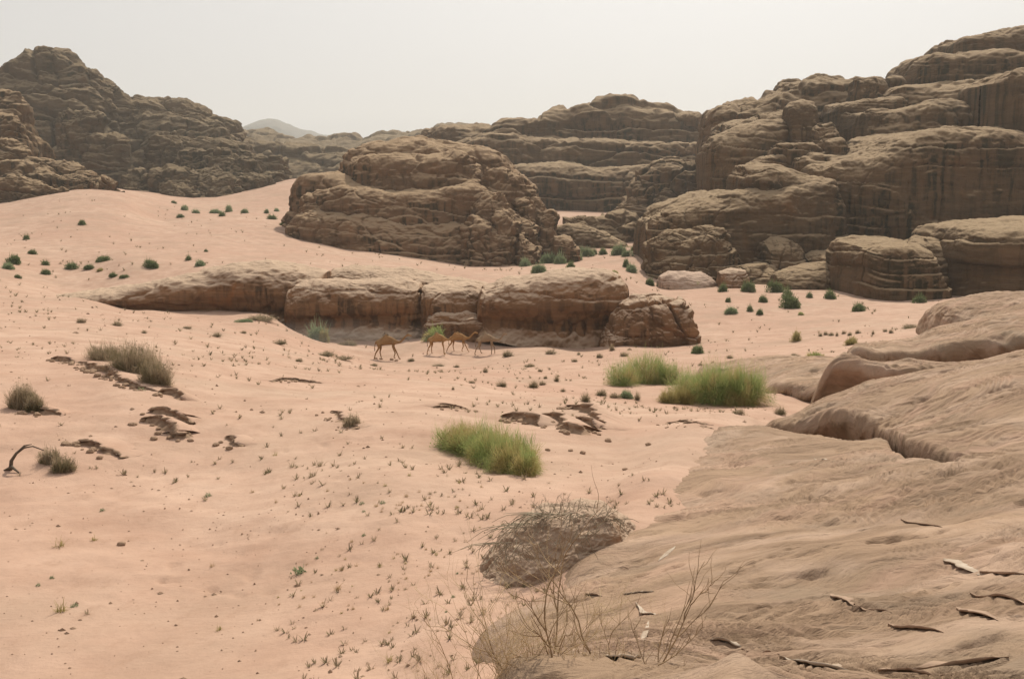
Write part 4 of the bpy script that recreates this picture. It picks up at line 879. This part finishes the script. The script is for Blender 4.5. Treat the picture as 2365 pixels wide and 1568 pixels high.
# ------------------------------------------------------------------ eroded sand banks
def bank(lines, h, label, name='sand_bank', back=.9, seed=0):
    """a crusted bank: sandy top that merges with the slope behind, crumbling dark face on the near side"""
    h = h*.66; o = None; org = np.array(hit(*lines[0][len(lines[0])//2])); rng = np.random.default_rng(seed)
    o = empty(name, org, label, 'sand bank')
    for ln_ in lines:
        W_ = np.array([hit(*p) for p in ln_]); d = np.concatenate([[0], np.cumsum(np.linalg.norm(np.diff(W_, axis=0), axis=1))]); n = max(24, int(d[-1]/.035)); n = min(n, 260)
        s = np.linspace(0, d[-1], n); P = np.stack([np.interp(s, d, W_[:, k]) for k in range(3)], -1)
        tg = np.gradient(P[:, :2], axis=0); tg /= np.linalg.norm(tg, axis=1, keepdims=True)+1e-9; nr = np.stack([tg[:, 1], -tg[:, 0]], -1)   # to the near side for lines drawn left to right
        wob = fbm(s*2.2, s*0+seed, s*0, seed, 4); env = np.minimum(1, np.sin(np.pi*np.linspace(0.0, 1, n))**.6*1.15)
        hh = h*env*(1+.5*fbm(s*1.3, s*0+9, s*0, seed+4, 3)); prof = [(-back, -.03, 0), (-back*.6, .45, 0), (-back*.25, .85, 0), (-.06, 1.02, 0), (.0, 1.0, 0), (.02, .85, 1), (-.02, .66, 1), (.02, .42, 1), (.05, .18, 1), (.14, -.02, 1), (.3, -.4, 1)]
        Vv = []
        for k, (u, zf, mm) in enumerate(prof):
            uu = u*(1 if u < -.2 else min(1, 1))+wob*.22*(1 if k > 2 else .2)+(fbm(s*7, s*0+k*.9, s*0+k, seed+9, 4)*.16 if k > 3 else 0)
            xy = P[:, :2]+nr*uu[:, None] if np.ndim(uu) else P[:, :2]+nr*uu
            gz = ground_z(xy[:, 0], xy[:, 1]); base = P[:, 2] if k > 4 else gz
            Vv.append(np.column_stack([xy, np.where(zf > 0, base+hh*zf, gz+zf*h-.02)+(fbm(s*11, s*0+k, s*0, seed+2, 2)*.02 if k > 3 else 0)]))
        Vv = np.stack(Vv, 1)-org; Fc = gridfaces(n, len(prof)); mi = np.tile([0, 0, 0, 0, 1, 1, 1, 1, 1, 1], n-1)
        link('bank_face', mesh_np('bank_face', Vv.reshape(-1, 3), Fc, [M_sand, M_dirt], True, None, mi), o)
        for q in range(max(4, n//5)):
            i = rng.integers(3, n-3); c = clod_obj('clod', (P[i, 0]+nr[i, 0]*rng.uniform(.05, .45)-org[0], P[i, 1]+nr[i, 1]*rng.uniform(.05, .45)-org[1], 0), rng.uniform(.02, .085)*min(1, h/.1), rng, M_dirt, o, org)
    return o
CL = {}
def clod_mesh(j, mat, key):
    if (j, key) not in CL:
        a = np.linspace(0, 2*np.pi, 11)[:-1]; b = np.linspace(0, np.pi, 7); B, Aa = np.meshgrid(b, a, indexing='ij')
        V = np.stack([np.sin(B)*np.cos(Aa), np.sin(B)*np.sin(Aa), np.cos(B)*.7], -1).reshape(-1, 3)
        V = V*(1+.45*fbm(V[:, 0]*1.3+j*7, V[:, 1]*1.3, V[:, 2]*1.3, j, 3))[:, None]
        CL[(j, key)] = mesh_np('clod', V, gridfaces(7, 10, True), mat, False)
    return CL[(j, key)]
def clod_obj(name, p, s, rng, mat, parent=None, org=(0, 0, 0)):
    o = link(name, clod_mesh(int(rng.integers(0, 5)), mat, mat.name), parent)
    z = float(ground_z(np.array([p[0]+org[0]]), np.array([p[1]+org[1]]))[0])-org[2]
    o.location = (p[0], p[1], z+s*.25); o.scale = (s*rng.uniform(.8, 1.5), s, s*rng.uniform(.6, 1)); o.rotation_euler = (0, 0, rng.uniform(0, 6)); return o

_ = bank([[(183,836),(215,850),(250,862),(290,880),(330,898),(372,905)],[(120,830),(150,836),(172,838)]], .20, 'long eroded bank with a dark overhung edge under the large grey bush', seed=1)
bank([[(350,948),(380,960),(415,975),(450,980)],[(368,905),(395,912),(420,925)],[(340,965),(375,985),(410,1010),(440,1000)]], .22, 'crumbling lump of dark clods and crusted sand below the large grey bush', seed=2, back=.5)
bank([[(183,1018),(215,1030),(250,1042),(292,1058)]], .15, 'short dark scarp like a slot in the sand at the left', seed=3, back=.6)
bank([[(530,1008),(548,1020),(566,1030)]], .12, 'small dark hole with a crusted edge in the left sand', seed=4, back=.35)
bank([[(1000,942),(1035,940),(1075,944)]], .10, 'thin low scarp left of the central broken bank', seed=5, back=.6)
bank([[(1155,962),(1185,966),(1215,972),(1245,985)],[(1250,962),(1285,972),(1310,992),(1345,1000),(1378,995)],[(1310,938),(1345,948),(1375,965),(1398,992)],[(1340,975),(1362,985),(1385,990)]], .26, 'broken dark earth bank with crumbling blocks above the central broom bush', seed=6, back=.7)
bank([[(765,950),(790,962),(812,978),(838,988)]], .09, 'thin crusted edge under the small reddish-grey bush', seed=7, back=.4)
bank([[(1540,978),(1575,975),(1615,984),(1650,990)]], .05, 'hairline scarp in the sand left of the overhang tip', seed=8, back=.4)
bank([[(620,880),(680,876),(740,886)]], .10, 'faint low scarp in the left middle sand', seed=9, back=.8)
bank([[(60,940),(95,950),(135,962)]], .16, 'dark undercut edge right of the rounded dry bush', seed=10, back=.5)

# single stones
rng = np.random.default_rng(9)
for px, py, s, lab in [(280,1258,.05,'small dark stone alone on the lower left sand'),(1404,1019,.06,'dark clod right below the broken earth bank'),(1497,1028,.06,'dark clod right of the one below the broken bank'),(1443,1085,.045,'reddish stone on the bare sand near the slab'),(1318,1041,.04,'small clod under the middle of the broken bank'),(1346,1047,.05,'dark clod between the bank and the slab edge'),(1265,1040,.04,'small clod close to the right end of the central bush'),(1228,1487-60,.03,'pale pebble on the sand left of the mound')]:
    x, y, z = hit(px, py); tag(clod_obj('stone', (x, y, 0), s, rng, M_dirt), lab, 'stone')
x, y, z = hit(1218, 1826/1.3061+55); 
# brown lumps under the trailing camel
for px, py in ((880,830),(905,831),(915,834),(868,829)):
    x, y, z = hit(px, py); tag(clod_obj('stone', (x, y, 0), .16, rng, M_dirt), 'reddish-brown clod of earth under the feet of the trailing camel', 'stone', 'clods under the trailing camel')

# ------------------------------------------------------------------ root mound at the edge of the slab
def mound():
    base = [(1100,1318),(1150,1335),(1240,1350),(1300,1322),(1360,1285),(1400,1262),(1475,1238)]
    x, y, z = hit(1240, 1345); o = empty('root_mound', (x, y, z), 'hummock of dark rooty earth draped with grey dead grass at the slab edge', 'mound')
    class Q: pass
    q = Q(); q.o = o; q.loc = np.array((x, y, z))
    m = rock_mat('mound_earth', (.36, .25, .17), (.29, .20, .14), (.19, .13, .09), .16, dust=(.44, .32, .235), dust_sun_amt=.9)
    rock(q, 'earth', [(1098,1325),(1108,1292),(1130,1256),(1168,1222),(1210,1198),(1262,1182),(1305,1180),(1350,1166),(1400,1174),(1440,1206),(1475,1232)], base, 8.35, 1.7, m, nz=2.2, nxy=2.4, lean=.42, under=.10, L=.3, sa=.03, rough=.075, fs=.6, res=(220,140), seed=210, bury=.35, tilt=.45)
    r = np.random.default_rng(3); pa = []
    for px, py, ax, ln_ in [(1262,1180,-1,24)]*40+[(1330,1178,-.5,14)]*34+[(1395,1190,.3,12)]*30+[(1210,1202,-1,20)]*26+[(1150,1245,-.6,16)]*20:
        px += r.normal(0, 22); py += abs(r.normal(0, 5)); X, Y, Z = at(px, py+6, 8.35+.65+r.normal(0, .12)); p = np.array([X, Y, Z]); L_ = ln_*.0036*r.uniform(2, 5)
        d = np.array([ax*r.uniform(.4, 1.2)+r.normal(0, .35), -r.uniform(.1, .9), .35]); pts = [p]
        for k in range(6): d = d+np.array([0, 0, -.16])+r.normal(0, .12, 3); pts.append(pts[-1]+d*L_/6)
        pa.append((np.array(pts)-q.loc, np.linspace(.005, .002, 7)))
    V, Fc = tubes(pa, 3); tag(link('dead_grass', mesh_np('dead_grass', V, Fc, M_wood), o), kind='stuff')
    pa = []
    for px, py in [(1262,1172)]*9+[(1345,1168)]*9+[(1390,1180)]*6+[(1300,1172)]*6:
        X, Y, Z = at(px+r.normal(0, 14), py+12, 9.0); branches(r, np.array([X, Y, Z])-q.loc, (r.normal(0, .6), r.normal(0, .4), 1), r.uniform(.07, .17), .004, 2, pa, .7, 5)
    V, Fc = tubes(pa, 3); tag(link('twigs', mesh_np('twigs', V, Fc, M_wood), o), kind='stuff')
    # loose roots hanging on the face
    pa = []
    for k in range(60):
        px = r.uniform(1130, 1390); pyb = np.interp(px, [1130, 1240, 1390], [1270, 1260, 1215]); X, Y, Z = at(px, pyb+r.normal(0, 14), 8.33+r.normal(0, .03)+abs(px-1240)*.0006); p = np.array([X, Y, Z]); d = np.array([r.normal(0, .5), -.25, -.6]); pts = [p]
        for j in range(5): d = d+r.normal(0, .25, 3); pts.append(pts[-1]+d*.035)
        pa.append((np.array(pts)-q.loc, np.linspace(.005, .002, 6)))
    V, Fc = tubes(pa, 3); tag(link('roots', mesh_np('roots', V, Fc, M_wood), o), kind='stuff')
mound()

# ------------------------------------------------------------------ bare twiggy shrubs close to the camera
def twig_shrub(px, py, stems, length, r0, mat, label, seed, spread=.45, lean=0, depth=2):
    rg = np.random.default_rng(seed); x, y, z = hit(px, py, True); o = empty('bare_shrub', (x, y, z), label, 'shrub'); thick = []; fine = []
    for k in range(stems):
        a = rg.uniform(0, 6.28); out = []
        branches(rg, (rg.normal(0, .10), rg.normal(0, .06), -.05), (math.cos(a)*.55+lean, math.sin(a)*.35, 1.1), length*rg.uniform(.55, 1.05), r0*rg.uniform(.6, 1.1), depth, out, spread, 8)
        thick.append(out[-1]); fine += out[:-1]
    for p in thick:
        V, Fc = tubes([p], 5); link('stem', mesh_np('stem', V, Fc, mat), o)
    V, Fc = tubes(fine, 3); tag(link('twigs', mesh_np('twigs', V, Fc, mat), o), kind='stuff')
M_twig = plain('bare_twig_bark', (.22, .145, .085), (.36, .25, .15), 14); M_twigs = plain('straw_twig', (.48, .34, .19), (.60, .46, .29), 14)
twig_shrub(1285, 1650, 9, .44, .0045, M_twig, 'bare brown branching shrub rising from the bottom edge in front of the slab', 11, .55)
twig_shrub(1215, 1600, 20, .36, .0019, M_twigs, 'straw-coloured fine shrub overlapping the dark earth mound', 12, .4, -.05)
twig_shrub(1060, 1630, 24, .30, .0016, M_twigs, 'thin straw-coloured twigs left of the bare shrub at the bottom edge', 13, .5, -.1)
twig_shrub(1400, 1610, 12, .24, .0015, M_twigs, 'low straw twigs right of the bare shrub', 14, .5, .1)

# ------------------------------------------------------------------ flakes and crusts of the slab
def flake(p0, p1, wpx, mat, lift=.02, th=.006, seed=0, label=None):
    lift *= .34; wpx *= 1.6
    a = np.array(hit(*p0, True)); b = np.array(hit(*p1, True)); L_ = np.linalg.norm(b-a); wd = max(wpx*a[1]/F, .02)*1.3
    r = np.random.default_rng(seed); n = 34; u = np.linspace(0, 1, n); ax = (b-a)/L_; sd_ = np.array([ax[1], -ax[0], 0]); sd_ /= np.linalg.norm(sd_)
    ev = np.sin(np.pi*u)**.8; e1 = ev*np.clip(.55+.8*fbm(u*2.6, u*0+seed+.5, u*0+.3, seed, 4), .08, 1.5); e2 = ev*np.clip(.6+1.0*fbm(u*3.1, u*0+seed+.5, u*0+3.3, seed+1, 4), .1, 1.7)
    rows = []
    for k, (f, dz) in enumerate([(-1, -.03), (-.92, lift*.2), (-.3, lift*.45), (.3, lift*.8), (.96, lift*1.0+th), (1, lift+th*.5), (.94, lift-.004), (.3, lift*.2)]):
        off = np.where(f < 0, f*e2, f*e1)*wd; P = a[None]+ax[None]*(u*L_)[:, None]+sd_[None]*off[:, None]
        zs = np.maximum(slab_z(P[:, 0], P[:, 1]), ground_z(P[:, 0], P[:, 1])-.05); zs = np.convolve(np.pad(zs, 6, mode='edge'), np.ones(13)/13, 'valid')+.006; P[:, 2] = zs+dz*(ev if dz > 0 else 1)+fbm(u*8, u*0+k, u*0, seed+5, 3)*.006
        rows.append(P)
    V = np.stack(rows, 1); o = link('flake', mesh_np('flake', (V-np.array(slab_o)).reshape(-1, 3), gridfaces(n, 8), mat), slab)
    if label: o['label'] = label
FL = [((1640,1480),(1712,1497),9,M_salt,.03),((1800,1518),(2028,1556),24,M_salt,.05),((2050,1446),(2190,1462),12,M_flake,.05),((2178,1294),(2262,1328),13,M_salt,.06),((2262,1322),(2390,1335),8,M_flake,.04),
 ((1917,1375),(1970,1402),9,M_flake,.045),((1970,1392),(2060,1415),6,M_flake,.03),((2208,1408),(2310,1434),13,M_flake,.05),
 ((1560,1262),(1520,1296),3,M_salt,.008),((1440,1372),(1510,1366),6,M_salt,.012),((1468,1392),(1518,1420),7,M_salt,.03),((1398,1534),(1480,1520),7,M_salt,.012),((1468,1480),(1498,1440),3,M_salt,.008),
 ((2028,1552),(2200,1558),10,M_flake,.03),((2100,1545),(2330,1520),12,M_flake,.05),((1712,1500),(1800,1512),7,M_flake,.03),((1352,1372),(1392,1376),6,M_flake,.035),((2240,1370),(2380,1400),10,M_flake,.05),
 ((1100,1460),(1195,1392),22,M_salt,.05),((1880,1060),(1912,1063),4,M_salt,.01),((2080,1200),(2190,1222),5,M_flake,.02)]
for i, (a, b, w_, m_, lf) in enumerate(FL): flake(a, b, w_, m_, lf, seed=i+500, label={1: 'long white salt-crusted flake at the lower edge of the slab', 3: 'raised pale flake casting a dark shadow', [k for k, f in enumerate(FL) if f[0] == (1100,1460)][0]: 'pale grey crust at the lower left corner of the slab'}.get(i))

# ------------------------------------------------------------------ tufts, ground cover and gravel
def tuft_unit(seed, kind):
    r = np.random.default_rng(seed); ps = [strands(r, 34, (0, 0, -.02), (.5, .5, .75), .35, .032, 3, 0, inner=.35)]
    if kind: ps.append(leaves(r, 40, (0, 0, 0), (.35, .35, .4), .09))
    V, Fc, T = merge(ps); return V, Fc, T
TU = [[mesh_np('tuft', *tuft_unit(900+j, k)[:2], m, False, tuft_unit(900+j, k)[2]) for j in range(3)] for k, m in ((0, M_olive), (0, M_straw), (1, M_blue), (0, M_dry))]
def tuft(px, py, wpx, kind, label, group=None, j=0):
    x, y, z = hit(px, py); o = link('grass_tuft', TU[kind][j % 3], None, (x, y, z)); s = wpx*y/F; o.scale = (s, s, s*.8); o.rotation_euler = (0, 0, px*1.7); tag(o, label, 'grass tuft', group)
for i, (px, py, w_, k, lab) in enumerate([
 (137,1262,56,0,'green spiky tuft on the lower left sand'),(218,1248,34,0,'small upright green tuft beside a fallen twig on the lower left'),(140,1412,62,0,'grey-green spreading tuft near the lower left corner'),(172,1400,28,2,'small blue-green plant just right of the spreading lower left tuft'),
 (690,1325,56,2,'blue-grey tuft in the lower middle of the sand'),(722,1100,40,3,'dry tuft among the green sprouts left of the central bush'),(675,1078,34,3,'grey-green tuft left of the central bush'),(740,1076,44,3,'pale spreading tuft beside the grey-green one'),
 (898,1528,54,0,'olive tuft near the bottom edge left of the bare shrub'),(635,1052,24,0,'small green tuft at the top of the scattered sprouts'),(893,1408,30,1,'ochre tuft next to the pale pebbles'),(780,1362,46,1,'ochre spreading tuft below the dense sprouts'),
 (490,1308,26,1,'ochre tuft alone in the lower left middle'),(505,1455,34,0,'small sparse green tuft in the lower left middle'),(640,1455,30,3,'small sparse grey tuft in the lower middle'),(480,1146,28,2,'tiny blue-green plant on the left sand'),(236,1190-10,20,2,'tiny dark green cushion on the left sand'),(120,1335,20,2,'tiny blue-green cushion above the lower left tuft'),(88,1352,18,2,'tiny cushion plant near the left edge'),(326,903,26,2,'tiny bright green plant below the large grey bush')]):
    tuft(px, py, w_, k, lab, None, i)
r = np.random.default_rng(77); n_ = 0
while n_ < 120:
    px = r.normal(900, 150) if r.uniform() < .7 else r.uniform(450, 1350); py = r.uniform(1090, 1480)
    q_ = hit(px, py)
    if float(fbm(np.array([q_[0]/1.3]), np.array([q_[1]/1.3]), np.array([0.]), 123, 2)[0]) < r.uniform(-.35, .15): continue
    if px > 1480-(py-1000)*.75 or px < 560 or (1000 < px < 1260 and py < 1110): continue
    k = int(r.choice([0, 1, 3, 2], p=[.22, .5, .18, .1])); tuft(px, py, r.uniform(9, 22), k, ['small olive grass sprout among the scattered sprouts on the near sand', 'small ochre grass sprout among the scattered sprouts on the near sand', 'tiny blue-green sprout among the scattered sprouts on the near sand', 'small grey dry sprout among the scattered sprouts on the near sand'][k], ['olive sprouts', 'ochre sprouts', 'blue-green sprouts', 'grey dry sprouts'][k]+' on the near sand', n_); n_ += 1

def cover():
    r = np.random.default_rng(5); n = 5200
    u = r.uniform(-.6, .55, n); ly = r.uniform(math.log(6), math.log(240), n); y = np.exp(ly); x = u*y
    den = fbm(x/5, y/5, x*0, 88, 4)*1.5+.3; den = den+np.exp(-((u+.12)/.10)**2)*(y < 14)*.5-(u < -.25)*(y < 14)*.55
    k = r.uniform(0, 1, n) < np.clip(den*1.5, .03, 1)**1.8; x, y = x[k], y[k]; z = ground_z(x, y)
    ov = slab_z(x, y) > z-.02; k = ~(ov & (y < 20) & (x > -1)); x, y, z = x[k], y[k], z[k]; m = len(x)
    sz = np.clip(.045+.0028*y, .04, .42)*r.uniform(.5, 1.3, m); Vs = []; Ts = []
    q = 12
    a = r.uniform(0, 6.28, (m, q)); e = np.stack([np.cos(a)*.55, np.sin(a)*.55, r.uniform(.3, .9, (m, q))], -1)*sz[:, None, None]
    b = np.stack([x, y, z-.01], -1)[:, None]; wv = np.stack([-np.sin(a), np.cos(a), a*0], -1)*(sz*.09)[:, None, None]
    V = np.stack([b+wv+0*e, b-wv+0*e, b+e-wv*.3, b+e+wv*.3], 2).reshape(-1, 3); T = np.repeat(r.uniform(0, 1, m*q), 4)
    org = np.array([0, 10, V[:, 2].min()]); o = link('ground_cover', mesh_np('ground_cover', V-org, np.arange(len(V)).reshape(-1, 4), M_dry, False, T), None, org)
    tag(o, 'tiny dry plants sprinkled over the sand', None, None, 'stuff')
    n = 9000; u = r.uniform(-.6, .5, n); y = np.exp(r.uniform(math.log(5), math.log(90), n)); x = u*y; k = fbm(x/2.5, y/2.5, x*0, 99, 3) > r.uniform(-.25, .5, n); x, y = x[k], y[k]; z = ground_z(x, y); m = len(x)
    k = ~((slab_z(x, y) > z-.02) & (y < 20) & (x > -1)); x, y, z = x[k], y[k], z[k]; m = len(x)
    s = (.0045+.00032*y)*r.lognormal(0, .55, m); oc = np.array([[1,0,0],[0,1,0],[-1,0,0],[0,-1,0],[0,0,.7],[0,0,-.5]], float)
    V = (np.stack([x, y, z+s*.2], -1)[:, None]+oc[None]*(s[:, None, None]*r.uniform(.6, 1.5, (m, 1, 3)))).reshape(-1, 3)
    f = np.array([[0,1,4],[1,2,4],[2,3,4],[3,0,4],[1,0,5],[2,1,5],[3,2,5],[0,3,5]]); Fc = (np.arange(m)[:, None, None]*6+f[None]).reshape(-1, 3)
    o = link('gravel', mesh_np('gravel', V-org, Fc, M_dirt, False), None, org); tag(o, 'fine gravel and crumbs on the sand', None, None, 'stuff')
cover()

# ------------------------------------------------------------------ haze
def build_haze():
    x0, x1, y0, y1, z0, z1 = -3400, 3400, -3400, 3400, -8, 260
    V = [(x, y, z) for x in (x0, x1) for y in (y0, y1) for z in (z0, z1)]
    Fq = [(0,1,3,2),(4,6,7,5),(0,4,5,1),(2,3,7,6),(0,2,6,4),(1,5,7,3)]
    m = bpy.data.materials.new('desert_haze'); m.use_nodes = True; t = m.node_tree; t.nodes.clear()
    v = N(t, 'ShaderNodeVolumePrincipled'); v.inputs['Color'].default_value = (.945, .935, .895, 1); v.inputs['Density'].default_value = .00023; v.inputs['Anisotropy'].default_value = .3
    t.links.new(v.outputs[0], N(t, 'ShaderNodeOutputMaterial').inputs['Volume'])
    tag(link('haze', mesh_np('haze', V, Fq, m, smooth=False)), kind='stuff', label='pale dusty air that fades the far rocks')
build_haze()
